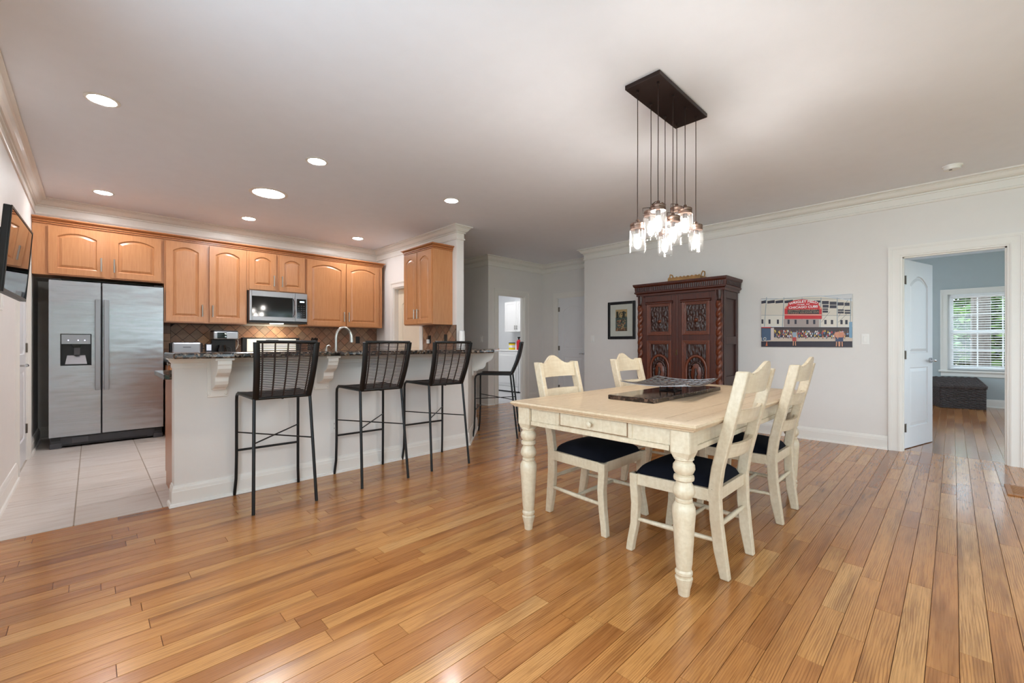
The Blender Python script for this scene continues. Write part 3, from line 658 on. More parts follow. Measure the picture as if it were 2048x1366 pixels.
ob('filter_cover', MB().box((.17, .012, .045), (.30, .02, .105)), 'dark_grey', gr, bevel=.003)
ob('vent_slot', MB().box((.10, .017, .026), (.80, .021, .040)), 'black', gr)
for a in (.005, FWd - .095): ob('foot_cover', MB().box((a, .005, .0), (a + .09, .03, .055)), 'dark_grey', gr, bevel=.004); ob('hinge', MB().box((a + .01, .01, .085), (a + .08, .05, .122)), 'black', gr)
for a in (.01, FWd - .09): ob('top_hinge', MB().box((a, .01, FH), (a + .08, .12, FH + .018)), 'black', fr, bevel=.004)

# base cabinets and worktops
def base_cabinet(label, loc, rz, w, d, ndoors, h=.87):
    c = thing('base_cabinet', label, 'cabinet', loc, rz, 'kitchen base cabinets')
    ob('cabinet_body', MB().box((0, .02, .1), (w, d, h)).box((.0, .07, 0), (w, d, .1)), 'maple_dark', c)
    dw = w / ndoors
    for k in range(ndoors):
        d1_ = ob('cabinet_door', panel_leaf(dw - .03, .55, .019, [(.06, dw - .09, .06, .44, .04)], .009, .012, .034), 'maple', c, loc=(k * dw + .015, 0, .12)); bar_pull('handle', d1_, dw - .065 if k % 2 == 0 else .032, .40, .12)
        dd = ob('drawer', MB().box((k * dw + .015, 0, .69), ((k + 1) * dw - .015, .019, .845)), 'maple', c, bevel=.003)
        m = (k + .5) * dw; ob('handle', MB().cyl((m - .06, -.028, .77), (m + .06, -.028, .77), .0055, seg=8).cyl((m - .05, 0, .77), (m - .05, -.028, .77), .004, seg=6).cyl((m + .05, 0, .77), (m + .05, -.028, .77), .004, seg=6), 'nickel', dd, smooth=40)
base_cabinet('maple base cabinet between the refrigerator and the range', (.645, 6.45, 0), 0, .855, .585, 2)
base_cabinet('maple base cabinet right of the range along back wall', (2.285, 6.45, 0), 0, 1.27, .585, 3)
base_cabinet('maple base cabinet forming the kitchen side of the breakfast bar', (2.93, 4.50, 0), PI, 2.50, .595, 5)
tag(ob('worktop', MB().box((.640, 6.42, .872), (1.508, 7.035, .91)), 'granite', bevel=.006), 'dark granite worktop between refrigerator and range', 'worktop')
tag(ob('worktop', MB().box((2.278, 6.42, .872), (3.565, 7.035, .91)), 'granite', bevel=.006), 'dark granite worktop right of the range', 'worktop')
tag(ob('worktop', MB().prism([(.365, 3.902), (2.94, 3.902), (3.56, 4.53), (3.56, 5.6), (2.96, 5.6), (2.96, 4.53), (.365, 4.53)], .872, .91), 'granite', bevel=.006), 'lower dark granite worktop behind the breakfast bar', 'worktop')
base_cabinet('maple base cabinet below the narrow wall cabinet on stub wall', (2.98, 5.58, 0), -PI / 2, .98, .56, 2)
tag(ob('bar_counter', MB().prism([(.37, 3.46), (3.109, 3.46), (4.02, 4.371), (3.78, 4.61), (3.70, 4.735), (3.565, 4.735), (3.565, 4.57), (2.945, 3.95), (.37, 3.95)], 1.03, 1.067), 'granite', bevel=.010), 'raised dark granite breakfast bar counter with angled corner', 'counter')
# corbels
def corbel_profile():
    pts = [(0, 1.012), (-.25, 1.012), (-.25, .985), (-.243, .978), (-.238, .955), (-.215, .925), (-.18, .905), (-.155, .897), (-.15, .885), (-.148, .862), (-.135, .838), (-.11, .82), (-.075, .812), (-.055, .806), (-.05, .795), (0, .795)]
    return pts
def corbel(label, loc, rz):
    c = thing('corbel', label, 'bracket', loc, rz, 'white corbels under the bar top')
    ob('back_plate', MB().box((-.062, -.014, .74), (.062, 0, 1.012)), 'trim', c, bevel=.003)
    ob('scroll', MB().prism([(p - .014, z) for p, z in corbel_profile()], -.042, .042, 'x'), 'trim', c, bevel=.004)
    ob('cap', MB().box((-.056, -.272, 1.012), (.056, -.036, 1.0295)), 'trim', c, bevel=.003)
    for s in (-1, 1): ob('rosette', MB().lathe([(.0, .006), (.006, .005), (.009, 0)], seg=10).xf(Matrix.Translation((s * .052, -.014, .76)) @ Matrix.Rotation(PI / 2, 4, 'X')), 'trim', c)
corbel('white scrolled corbel at the refrigerator end of the bar', (.66, 3.774, 0), 0)
corbel('white scrolled corbel behind the first bar stool from refrigerator', (1.405, 3.774, 0), 0)
corbel('white scrolled corbel on the angled corner of the bar', (3.345, 4.119, 0), PI / 4)

# splash tiles ----------------------------------------------------------
def clip_rect(poly, x0, x1, z0, z1):
    for ax, lim, sg in ((0, x0, 1), (0, x1, -1), (1, z0, 1), (1, z1, -1)):
        out = []
        for i in range(len(poly)):
            p, q = poly[i - 1], poly[i]; dp, dq = sg * (p[ax] - lim), sg * (q[ax] - lim)
            if (dp >= 0) != (dq >= 0): t_ = dp / (dp - dq); out.append((p[0] + (q[0] - p[0]) * t_, p[1] + (q[1] - p[1]) * t_))
            if dq >= 0: out.append(q)
        poly = out
        if not poly: return []
    return poly
def area2(p): return abs(sum(p[i - 1][0] * p[i][1] - p[i][0] * p[i - 1][1] for i in range(len(p)))) / 2
def splash(name, label, x0, x1, z0, z1, cx, cz, D, place, border):
    bk = MB().box((x0, 0, z0), (x1, .006, z1)).xf(place); sp = ob(name, bk, 'grout_dark'); sp['kind'] = 'structure'
    r = D / 2 - .0035; share = mesh('splash_tile', MB().prism([(r, 0), (0, r), (-r, 0), (0, -r)], -.006, 0, 'y').xf(place.to_3x3().to_4x4()), 'slate')
    for i in range(-40, 40):
        for j in range(-12, 12):
            if (i + j) % 2: continue
            px, pz = cx + i * D / 2, cz + j * D / 2
            pl = clip_rect([(px + r, pz), (px, pz + r), (px - r, pz), (px, pz - r)], x0 + border + .002, x1 - .002, z0 + .002, z1 - .002)
            if len(pl) < 3 or area2(pl) < .0006: continue
            if len(pl) == 4 and abs(area2(pl) - 2 * r * r) < 1e-7: ob('splash_tile', share, 'slate', sp, loc=place @ Vector((px, 0, pz)))
            else: ob('splash_tile', MB().prism(pl, -.006, 0, 'y').xf(place), 'slate', sp)
    z = z0
    while border and z < z1 - .02:
        ob('splash_tile', MB().box((x0 + .002, -.006, z + .002), (x0 + border - .002, 0, min(z + .10, z1) - .002)).xf(place), 'slate', sp); z += .10
splash('splashback', '', .648, 3.568, .96, 1.386, 1.964, 1.322, .148, Matrix.Translation((0, YB - .006, 0)), .08)
splash('splashback_stub', '', 0, .83, .912, 1.386, .30, 1.322, .148, Matrix.Translation((3.564, 5.575, 0)) @ Matrix.Rotation(-PI / 2, 4, 'Z'), 0)
def plate(name, label, cat, M, mat='plastic_white', kind='switch', gang=1, group=None):
    t_ = bpy.data.objects.new(name, None); COL.objects.link(t_); t_.matrix_world = M; t_.empty_display_size = .05; tag(t_, label, cat, group)
    w_ = .07 + .046 * (gang - 1)
    ob('cover_plate', MB().box((-w_ / 2, -.006, -.058), (w_ / 2, 0, .058)), mat, t_, bevel=.002)
    for g in range(gang):
        x = (g - (gang - 1) / 2) * .046
        if kind == 'switch': ob('rocker', MB().box((x - .016, -.010, -.033), (x + .016, -.006, .033)), mat, t_, bevel=.002)
        else:
            for z in (-.02, .02):
                q = ob('socket', MB().box((x - .016, -.008, z - .014), (x + .016, -.006, z + .014)), mat, t_, bevel=.002)
                ob('slot', MB().box((x - .008, -.0085, z - .004), (x - .005, -.008, z + .008)).box((x + .005, -.0085, z - .004), (x + .008, -.008, z + .008)), 'black', q)
    return t_
def Mx(loc, rz): return Matrix.Translation(loc) @ Matrix.Rotation(rz, 4, 'Z')
plate('light_switch', 'white rocker switch right of the stadium print', 'switch', Mx((XR, .676, 1.178), -PI / 2), group='wall plates')
plate('light_switch', 'white rocker switch near the wall end beside the framed picture', 'switch', Mx((XR, 4.27, 1.206), -PI / 2), group='wall plates')
plate('light_switch', 'white switch on the hall wall above the bar top end', 'switch', Mx((5.18, 6.12, 1.213), -PI / 2), group='wall plates')
plate('power_outlet', 'white power outlet low on the bar front', 'outlet', Mx((1.52, 3.775, .41), 0), kind='outlet', group='wall plates')
plate('power_outlet', 'black power outlet on back splash tiles right of the faucet', 'outlet', Mx((3.22, YB - .0125, 1.19), 0), 'black', 'outlet', group='wall plates')
plate('power_outlet', 'black power outlet with white plug on stub wall tiles', 'outlet', Mx((3.5575, 5.38, 1.19), -PI / 2), 'black', 'outlet', group='wall plates')
plate('light_switch', 'black switch plate on stub wall tiles', 'switch', Mx((3.5575, 4.98, 1.20), -PI / 2), 'black', group='wall plates')
tag(ob('plug_adapter', MB().box((3.525, 5.42, 1.13), (3.556, 5.37, 1.19)), 'plastic_white', bevel=.006), 'white plug-in adapter on the stub wall outlet', 'plug')
plate('thermostat', 'off-white thermostat plate on the wall below the television', 'thermostat', Mx((XL, 4.62, 1.42), PI / 2), group='wall plates')

# items on the back worktop
ts = thing('toaster', 'brushed steel toaster on worktop beside the refrigerator', 'toaster', (.70, 6.66, .91))
ob('body', MB().box((0, 0, .012), (.30, .17, .235)), 'steel_light', ts, bevel=.02)
for a in (.05, .10): ob('bread_slot', MB().box((.03, a, .232), (.27, a + .028, .2365)), 'black', ts)
ob('end_cap', MB().box((-.012, .01, .0), (.0, .16, .225)).box((.30, .01, 0), (.312, .16, .225)), 'black', ts, bevel=.004); ob('lever', MB().box((.312, .07, .15), (.34, .10, .165)), 'black', ts)
ob('lettering', MB().box((.11, -.002, .17), (.19, .0, .178)), 'dark_grey', ts)
rd = thing('digital_timer', 'small black device with blue screen between toaster and coffee maker', 'timer', (1.045, 6.70, .91)); ob('case', MB().box((0, 0, 0), (.075, .05, .215)), 'black', rd, bevel=.006); ob('screen', MB().box((.012, -.001, .13), (.063, 0, .205)), 'lcd', rd)
cf = thing('coffee_maker', 'black and steel coffee maker on the back worktop', 'coffee maker', (1.128, 6.66, .91))
ob('base', MB().box((0, 0, 0), (.27, .24, .03)), 'black', cf, bevel=.006); ob('column', MB().box((.0, .14, .03), (.27, .24, .28)), 'black', cf, bevel=.006)
hd = ob('brew_head', MB().box((-.005, -.01, .275), (.275, .24, .375)), 'steel_light', cf, bevel=.012); ob('lid', MB().box((.0, 0, .375), (.27, .23, .390)), 'black', hd, bevel=.006)
ob('control_panel', MB().box((.035, -.014, .285), (.14, -.01, .365)), 'black_gloss', hd, bevel=.002)
for a in (.31, .345): ob('knob', MB().lathe([(.011, 0), (.011, .012), (.008, .015)], seg=12).xf(Matrix.Translation((.125, -.014, a)) @ Matrix.Rotation(PI / 2, 4, 'X')), 'chrome', hd)
ca = ob('carafe', MB().lathe([(.05, .032), (.062, .06), (.062, .13), (.045, .18), (.042, .2)], (.10, .06, 0), 18), 'black_gloss', cf, smooth=40); ob('handle', MB().tube([(.155, .03, .17), (.185, .01, .16), (.19, .0, .12), (.165, .02, .08)], .007, 8), 'black', ca)
ob('power_cord', MB().tube([(.28, .2, .3), (.32, .24, .26), (.33, .28, .2), (.31, .3, .14)], .004, 6), 'plastic_white', cf)
kn = thing('knife_block', 'black knife block with handles right of the range', 'knife block', (2.34, 6.72, .91))
ob('block', MB().prism([(0, 0), (.14, 0), (.10, .22), (-.04, .18)], 0, .11, 'x').xf(Matrix.Translation((.0, 0, 0))), 'black', kn, bevel=.004)
for k in range(4): ob('knife_handle', MB().tube([(.02 + k * .024, .02, .20), (.02 + k * .024, -.03, .305 - .008 * (k % 2))], .011, 8), 'black', kn)
fa = thing('faucet', 'brushed nickel high-arc faucet with pull-down spray on bar worktop', 'faucet', (1.655, 4.08, .91))
ob('base', MB().lathe([(.028, 0), (.026, .012), (.02, .05), (.016, .06)], seg=18), 'nickel', fa, smooth=40)
arc = [(0, 0, .05), (0, 0, .27)] + [(.075 - .075 * math.cos(a), 0, .27 + .105 * math.sin(a)) for a in [PI * k / 10 for k in range(1, 9)]]
ob('spout', MB().tube(arc, .012, 12), 'nickel', fa, smooth=50); e = arc[-1]
ob('spray_head', MB().tube([(e[0], 0, e[2]), (e[0] + .012, 0, e[2] - .03), (e[0] + .016, 0, e[2] - .10)], [.013, .017, .019], 12), 'nickel', fa, smooth=40)
ob('lever', MB().tube([(0, .018, .03), (0, .05, .05), (0, .09, .10)], [.008, .007, .005], 8), 'nickel', fa, smooth=40)
sd = thing('soap_dispenser', 'small nickel soap dispenser left of the faucet', 'dispenser', (1.575, 4.11, .91)); ob('post', MB().cyl((0, 0, 0), (0, 0, .17), .011), 'nickel', sd, smooth=40)
ob('nozzle', MB().tube([(0, 0, .16), (.005, 0, .195), (.025, 0, .205), (.04, 0, .19)], .006, 8), 'nickel', sd, smooth=40)
cn = thing('canister', 'white tapered canister standing on the bar by the stub wall', 'canister', (3.60, 4.665, 1.067)); ob('body', MB().lathe([(.047, 0), (.046, .01), (.038, .22), (.036, .225)], seg=24), 'plastic_white', cn, smooth=40); ob('lid', MB().lathe([(.037, .225), (.037, .236), (.01, .24)], seg=24), 'white', cn, smooth=40)

# television on the left wall: screen edge far top (-.274,4.0,1.81), near top (-.294,3.25,1.81), bottom set back
tv = thing('television', 'black flat television on a wall arm beside the pantry door', 'television', (-.285, 3.62, 1.60), 0)
R_ = Matrix.Translation((-.285, 3.62, 1.60)) @ Matrix.Rotation(math.radians(90 - 1.5), 4, 'Z') @ Matrix.Rotation(math.radians(4.0), 4, 'X')
tv.matrix_world = R_   # local: x along wall (+y world), -y faces the room
ob('casing', MB().box((-.375, .004, -.215), (.375, .03, .215)).box((-.24, .03, -.16), (.24, .06, .12)), 'black', tv, bevel=.004)
ob('screen', MB().box((-.364, .001, -.198), (.364, .004, .204)), 'screen', tv)
ob('bezel', MB().box((-.375, -.001, -.215), (-.364, .004, .215)).box((.364, -.001, -.215), (.375, .004, .215)).box((-.364, -.001, .204), (.364, .004, .215)).box((-.364, -.001, -.215), (.364, .004, -.198)), 'black', tv)
ob('wall_arm', MB().box((-.04, .06, -.04), (.04, .15, .04)).box((-.1, .145, -.1), (.1, .152, .1)), 'black_metal', tv)

# ceiling lights --------------------------------------------------------
def ceiling_disc(name, label, cat, x, y, r, mat, group, trimw=.02):
    c = thing(name, label, cat, (x, y, CEIL), 0, group)
    ob('trim_ring', MB().lathe([(r, -.006), (r + trimw * .3, -.008), (r + trimw, -.003), (r + trimw, -.0005), (r, -.0005)], seg=36, cap=False), 'trim', c, smooth=40)
    ob('lens', MB().lathe([(r, -.003), (r * .9, -.0065), (r * .5, -.009), (.004, -.010)], seg=36), mat, c, smooth=60)
for x, y, lb in [(.05, 3.93, 'recessed ceiling light nearest the wall-mounted television'), (1.425, 3.93, 'recessed ceiling light above the first bar stool'), (2.9, 3.95, 'recessed ceiling light above the angled bar corner'),
                 (.09, 6.33, 'recessed ceiling light above the refrigerator cabinet'), (1.45, 6.34, 'recessed ceiling light above the microwave'), (2.915, 6.37, 'recessed ceiling light near the kitchen corner by stub wall')]:
    ceiling_disc('recessed_light', lb, 'light', x, y, .072, 'can_light', 'recessed ceiling lights')
ceiling_disc('tubular_skylight', 'large round daylight skylight in the kitchen ceiling', 'skylight', 1.36, 5.13, .15, 'tunnel_light', None, .035)
ceiling_disc('laundry_light', 'round ceiling light inside the laundry room', 'light', 6.3, 7.4, .16, 'laundry_light', None)
sm = thing('smoke_detector', 'round white smoke detector on ceiling near the bedroom door', 'smoke detector', (5.58, .01, CEIL))
ob('base', MB().lathe([(.068, -.012), (.070, -.0005)], seg=28), 'plastic_white', sm, smooth=40); ob('cover', MB().lathe([(.03, -.040), (.055, -.036), (.062, -.012)], seg=28), 'plastic_white', sm, smooth=40); ob('vent_grille', MB().lathe([(.012, -.0415), (.012, -.0395)], (-.02, .01, 0), 10), 'black', sm)

# ================================================================== bar stools
def make_stool(label, loc, rz):
    """local: faces +y (toward the bar); rear feet y=-.265, front feet y=.265"""
    s = thing('bar_stool', label, 'stool', loc, rz, 'black woven bar stools'); r = .0105; SH = .765
    def back(t_, sx):              # back edge line from seat to top
        return (sx * (.168 + .020 * t_), -.185 - .125 * t_ - .02 * math.sin(PI * t_), SH - .01 + .385 * t_)
    for sx in (-1, 1):
        ob('front_leg', MB().tube([(sx * .222, .262, 0), (sx * .214, .245, .12), (sx * .212, .238, .30), (sx * .212, .236, SH - .06), (sx * .212, .228, SH - .025), (sx * .21, .205, SH - .006), (sx * .207, .17, SH - .003), (sx * .18, -.185, SH - .008)], r, 10), 'black_metal', s, smooth=50)
        ob('rear_leg', MB().tube([(sx * .198, -.27, 0), (sx * .178, -.185, SH - .01)], r, 10), 'black_metal', s, smooth=50)
    fb = MB()
    for sx in (-1, 1): fb.tube([back(k / 8, sx) for k in range(9)], .016, 8, flat=1.3)
    fb.tube([(lambda p: (p[0], p[1] - .014 * (1 - (k / 5 - 1) ** 2), p[2]))((lambda a: (a[0] * (k / 5 - 1), a[1], a[2]))(back(1, 1))) for k in range(11)], .013, 8)
    fb.tube([back(0, -1), back(0, 1)], .011, 8)
    ob('back_frame', fb, 'black_metal', s, smooth=50)
    for u in (-.82, -.42, 0, .42, .82):
        ob('back_rib', MB().tube([(lambda p: (p[0] * u, p[1] - .014 * (1 - u * u) * t_, p[2]))(back(t_, 1)) for t_ in [k / 6 for k in range(7)]], .0055, 6), 'weave', s)
    wv = MB(); NW = 31
    for k in range(NW):
        t_ = .03 + .95 * k / (NW - 1); p = back(t_, 1)
        wv.tube([(p[0] * u, p[1] - .014 * (1 - u * u) * t_, p[2]) for u in (-1, -.6, -.2, .2, .6, 1)], .0031, 5)
    ob('back_weave', wv, 'weave', s)['kind'] = 'stuff'
    sw = MB(); NS = 46
    for k in range(NS):
        y_ = -.175 + .38 * k / (NS - 1); xw = .18 + .032 * (y_ + .185) / .39
        sw.tube([(xw * u, y_, SH + .006 - .012 * (1 - u * u)) for u in (-1, -.5, 0, .5, 1)], .0040, 5)
    ob('seat_weave', sw, 'weave', s)['kind'] = 'stuff'
    ob('seat_frame', MB().tube([(-.208, .20, SH - .006), (.208, .20, SH - .006)], .011, 8).tube([(0, .20, SH - .02), (0, -.18, SH - .02)], .007, 6), 'black_metal', s, smooth=50)
    ob('footrest', MB().cyl((-.212, .238, .335), (.212, .238, .335), .0085, seg=8), 'black_metal', s, smooth=50)
    for sx in (-1, 1): ob('cross_brace', MB().cyl((sx * .212, .236, .475 + .004 * sx), (-sx * .187, -.224, .455 + .004 * sx), .005, seg=6), 'black_metal', s, smooth=50)
    return s
st = make_stool('black woven bar stool nearest the refrigerator end of the bar', (.9725, 3.478, 0), -.047)
dup(st, (1.7175, 3.478, 0), -.043, 'black woven bar stool second along the bar from the refrigerator')
dup(st, (2.37, 3.476, 0), -.075, 'black woven bar stool third along the bar, before the angled corner')
dup(st, (3.60, 3.962, 0), .718, 'black woven bar stool pulled up to the angled bar corner')

# ================================================================== dining table
TX0, TX1, TY0, TY1, TH = 1.835, 3.83, .762, 1.90, .78
tb = thing('dining_table', 'distressed cream farmhouse dining table with turned legs and drawer', 'table', ((TX0 + TX1) / 2, (TY0 + TY1) / 2, 0))
cx_, cy_ = (TX1 - TX0) / 2, (TY1 - TY0) / 2; g = .0012; bw = .055
edge = [(0, TH - .032), (.006, TH - .034), (.010, TH - .026), (.018, TH - .022), (.024, TH - .012), (.018, TH - .003), (.008, TH), (-bw + g, TH), (-bw + g, TH - .008)]
rect = [(-cx_ + .024, -cy_ + .024), (-cx_ + .024, cy_ - .024), (cx_ - .024, cy_ - .024), (cx_ - .024, -cy_ + .024)]
ob('edge_moulding', MB().sweep(rect, edge, True), 'cream_top', tb, smooth=30)
ix, iy = cx_ - .024 - bw, cy_ - .024 - bw
ob('top_core', MB().box((-cx_ + .03, -cy_ + .03, TH - .030), (cx_ - .03, cy_ - .03, TH - .006)), 'glaze', tb)
for a, b in ((-iy, -iy + .10), (-iy + .10, iy - .10), (iy - .10, iy)):
    ob('top_board', MB().box((-ix + g, a + g, TH - .006), (ix - g, b - g, TH)), 'cream_top', tb, bevel=.0008)
lx, ly = (3.752 - 1.91) / 2, .482
leg_prof = [(.030, 0), (.034, .03), (.044, .065), (.048, .082), (.040, .088), (.040, .093), (.047, .102), (.047, .112), (.042, .118), (.040, .122), (.045, .15), (.058, .33), (.063, .385), (.062, .41), (.050, .432), (.044, .436), (.047, .442), (.047, .450), (.042, .455), (.055, .470), (.060, .485), (.056, .505), (.044, .525), (.040, .533), (.054, .54), (.056, .55), (.054, .56), (.042, .566), (.052, .575), (.060, .592), (.058, .61), (.046, .624), (.046, .632), (.054, .636), (.054, .644), (.046, .65)]
leg_prof = [(r * .8, z * .96) for r, z in leg_prof]
lm = MB().lathe(leg_prof, seg=24)
blk = [(-.054, .0), (-.038, -.038)]
lb = MB(); a_ = .046
lb.add([(-.034, -.034, .612), (.034, -.034, .612), (.034, .034, .612), (-.034, .034, .612), (-a_, -a_, .645), (a_, -a_, .645), (a_, a_, .645), (-a_, a_, .645), (-a_, -a_, TH - .032), (a_, -a_, TH - .032), (a_, a_, TH - .032), (-a_, a_, TH - .032)],
       [(3, 2, 1, 0), (0, 1, 5, 4), (1, 2, 6, 5), (2, 3, 7, 6), (3, 0, 4, 7), (4, 5, 9, 8), (5, 6, 10, 9), (6, 7, 11, 10), (7, 4, 8, 11), (8, 9, 10, 11)])
leg_me = mesh('leg', lm, 'cream', 30); blk_me = mesh('leg_block', lb, 'cream')
for sx in (-1, 1):
    for sy in (-1, 1): L_ = ob('leg', leg_me, 'cream', tb, loc=(sx * lx - .002, sy * ly, 0)); ob('leg_block', blk_me, 'cream', L_, bevel=.008)
A0, A1 = .655, TH - .032; t_ = .022
ap = MB()
for sx in (-1, 1):
    xa, xb = sorted((sx * (lx + .03), sx * (lx + .03 - t_)))
    ap.box((xa, -ly + .05, A0), (xb, ly - .05, A1)); xa, xb = sorted((sx * (lx + .038), sx * (lx + .01))); ap.box((xa, -ly + .052, A0 - .012), (xb, ly - .052, A0 + .012))
for sy in (-1, 1):
    ya, yb = sorted((sy * (ly + .03), sy * (ly + .03 - t_)))
    ap.box((-lx + .05, ya, A0), (lx - .05, yb, A1)); ya, yb = sorted((sy * (ly + .038), sy * (ly + .01))); ap.box((-lx + .052, ya, A0 - .012), (lx - .052, yb, A0 + .012))
ob('apron', ap, 'cream', tb, bevel=.002)
ob('drawer_gap', MB().box((-lx - .0305, -.216, A0 + .014), (-lx - .029, .216, A1 - .002)), 'glaze', tb)
dw_ = ob('drawer', MB().box((-lx - .033, -.21, A0 + .018), (-lx - .012, .21, A1 - .006)), 'cream', tb, bevel=.003)
ob('knob', MB().lathe([(.007, 0), (.007, .012), (.015, .018), (.016, .026), (.009, .032), (.0, .033)], seg=16).xf(Matrix.Translation((-lx - .033, 0, .706)) @ Matrix.Rotation(-PI / 2, 4, 'Y')), 'cream', dw_, smooth=40)
for yy in (-.23, .23): ob('apron_stile', MB().box((-lx - .034, yy - .010, A0 + .012), (-lx - .02, yy + .010, A1)), 'cream', tb, bevel=.002)

# dining chairs ---------------------------------------------------------
def make_chair(label, loc, rz):
    """local: faces +y, floor centre at origin"""
    c = thing('dining_chair', label, 'chair', loc, rz, 'cream dining chairs around the table')
    prof = [(-.250, 0), (-.228, .13), (-.212, .28), (-.207, .42), (-.222, .53), (-.262, .70), (-.305, .87), (-.335, 1.0)]
    for sx in (-1, 1):
        mb = MB(); vs = []; fs = []
        for i, (y_, z_) in enumerate(prof):
            hw = .019; hd = .028 if z_ > .05 else .021; x_ = sx * (.178 + .018 * min(1, z_ / .42) - (0 if z_ < .42 else 0))
            vs += [(x_ - hw, y_ - hd, z_), (x_ + hw, y_ - hd, z_), (x_ + hw, y_ + hd, z_), (x_ - hw, y_ + hd, z_)]
        n = len(prof)
        for j in range(n - 1):
            for k in range(4): k2 = (k + 1) % 4; fs.append((j * 4 + k, j * 4 + k2, j * 4 + 4 + k2, j * 4 + 4 + k))
        fs += [(3, 2, 1, 0), tuple(range(4 * n - 4, 4 * n))]; mb.add(vs, fs)
        ob('back_post', mb, 'cream', c, bevel=.006)
        fl_ = [(.228, 0), (.222, .05), (.205, .15), (.198, .26), (.205, .36), (.205, .425)]; vs = []; fs = []; mb = MB()
        for (y_, z_) in fl_:
            h_ = .019 + .004 * (z_ / .4); x_ = sx * (.222 + .01 * (1 - min(1, z_ / .15)))
            vs += [(x_ - h_, y_ - h_, z_), (x_ + h_, y_ - h_, z_), (x_ + h_, y_ + h_, z_), (x_ - h_, y_ + h_, z_)]
        for j in range(len(fl_) - 1):
            for k in range(4): k2 = (k + 1) % 4; fs.append((j * 4 + k, j * 4 + k2, j * 4 + 4 + k2, j * 4 + 4 + k))
        fs += [(3, 2, 1, 0), tuple(range(4 * len(fl_) - 4, 4 * len(fl_)))]; mb.add(vs, fs); ob('front_leg', mb, 'cream', c, bevel=.005)
    def yz(z_):
        for (y0, z0), (y1, z1) in zip(prof, prof[1:]):
            if z0 <= z_ <= z1: return y0 + (y1 - y0) * (z_ - z0) / (z1 - z0)
        return prof[-1][0] - (z_ - 1.0) * .2
    def rail(name, zlo, top):        # curved rail with a shaped top edge
        N = 14; vs = []; fs = []; mb = MB()
        for k in range(N + 1):
            u = -1 + 2 * k / N; x_ = u * .182; bow = -.034 * (1 - u * u); zt = top(u)
            for z_, dy in ((zlo, .008), (zlo, -.010), (zt, -.010), (zt, .008)): vs.append((x_, yz(z_) + bow + dy, z_))
        for j in range(N):
            for k in range(4): k2 = (k + 1) % 4; fs.append((j * 4 + k, j * 4 + k2, j * 4 + 4 + k2, j * 4 + 4 + k))
        fs += [(3, 2, 1, 0), tuple(range(4 * N, 4 * N + 4))]; mb.add(vs, fs); ob(name, mb, 'cream', c, smooth=35)
    def hump(u):
        q = abs(u); return 1.0 - .012 + (.058 * (.5 + .5 * math.cos(PI * min(1, q / .72)))) + (.004 if q > .72 else 0)
    rail('crest_rail', .895, hump); rail('back_slat', .745, lambda u: .815); rail('back_slat', .575, lambda u: .645)
    ap_ = MB().box((-.225, .192, .365), (.225, .214, .425)).box((-.19, -.22, .365), (.19, -.20, .425))
    for sx in (-1, 1): ap_.add([(sx * .19, -.21, .365), (sx * .212, -.21, .365), (sx * .238, .2, .365), (sx * .216, .2, .365), (sx * .19, -.21, .425), (sx * .212, -.21, .425), (sx * .238, .2, .425), (sx * .216, .2, .425)], [(3, 2, 1, 0), (4, 5, 6, 7), (0, 1, 5, 4), (1, 2, 6, 5), (2, 3, 7, 6), (3, 0, 4, 7)])
    ob('seat_rail', ap_, 'cream', c, bevel=.002)
    # cushion: superellipse pad
    NX, NY = 18, 18; vs = []; fs = []; mb = MB()
    for j in range(NY + 1):
        for k in range(NX + 1):
            u, v = -1 + 2 * k / NX, -1 + 2 * j / NY; wd = .192 + .042 * (v + 1) / 2
            e_ = max(0, 1 - abs(u) ** 5) * max(0, 1 - abs(v) ** 5)
            vs.append((u * wd * (1 - .06 * max(0, abs(v) - .8) * 5), .004 + v * .208, .422 + .058 * e_ ** .5 + .012 * (1 - u * u) * (1 - v * v)))
    for j in range(NY):
        for k in range(NX): q = j * (NX + 1) + k; fs.append((q, q + 1, q + NX + 2, q + NX + 1))
    mb.add(vs, fs); ob('seat_cushion', mb, 'navy', c, smooth=60)
    for sx in (-1, 1): ob('stretcher', MB().tube([(sx * .222, .198, .175), (sx * .21, 0, .177), (sx * .192, -.222, .18)], [.010, .014, .010], 10), 'cream', c, smooth=40)
    ob('stretcher', MB().tube([(-.19, -.215, .245), (0, -.215, .245), (.19, -.215, .245)], [.010, .014, .010], 10), 'cream', c, smooth=40)
    ob('stretcher', MB().tube([(-.21, .0, .177), (0, .0, .177), (.21, .0, .177)], [.010, .013, .010], 10), 'cream', c, smooth=40)
    return c
ch = make_chair('cream dining chair by the drawer end, backing away from the hallway', (2.352, 1.013, 0), 0)
dup(ch, (3.262, 1.008, 0), 0, 'cream dining chair at the far table end, on the stadium print side')
dup(ch, (2.385, 1.652, 0), PI, 'cream dining chair at the drawer end, with its back toward the hallway')
dup(ch, (3.325, 1.655, 0), PI, 'cream dining chair with its back toward the carved armoire')

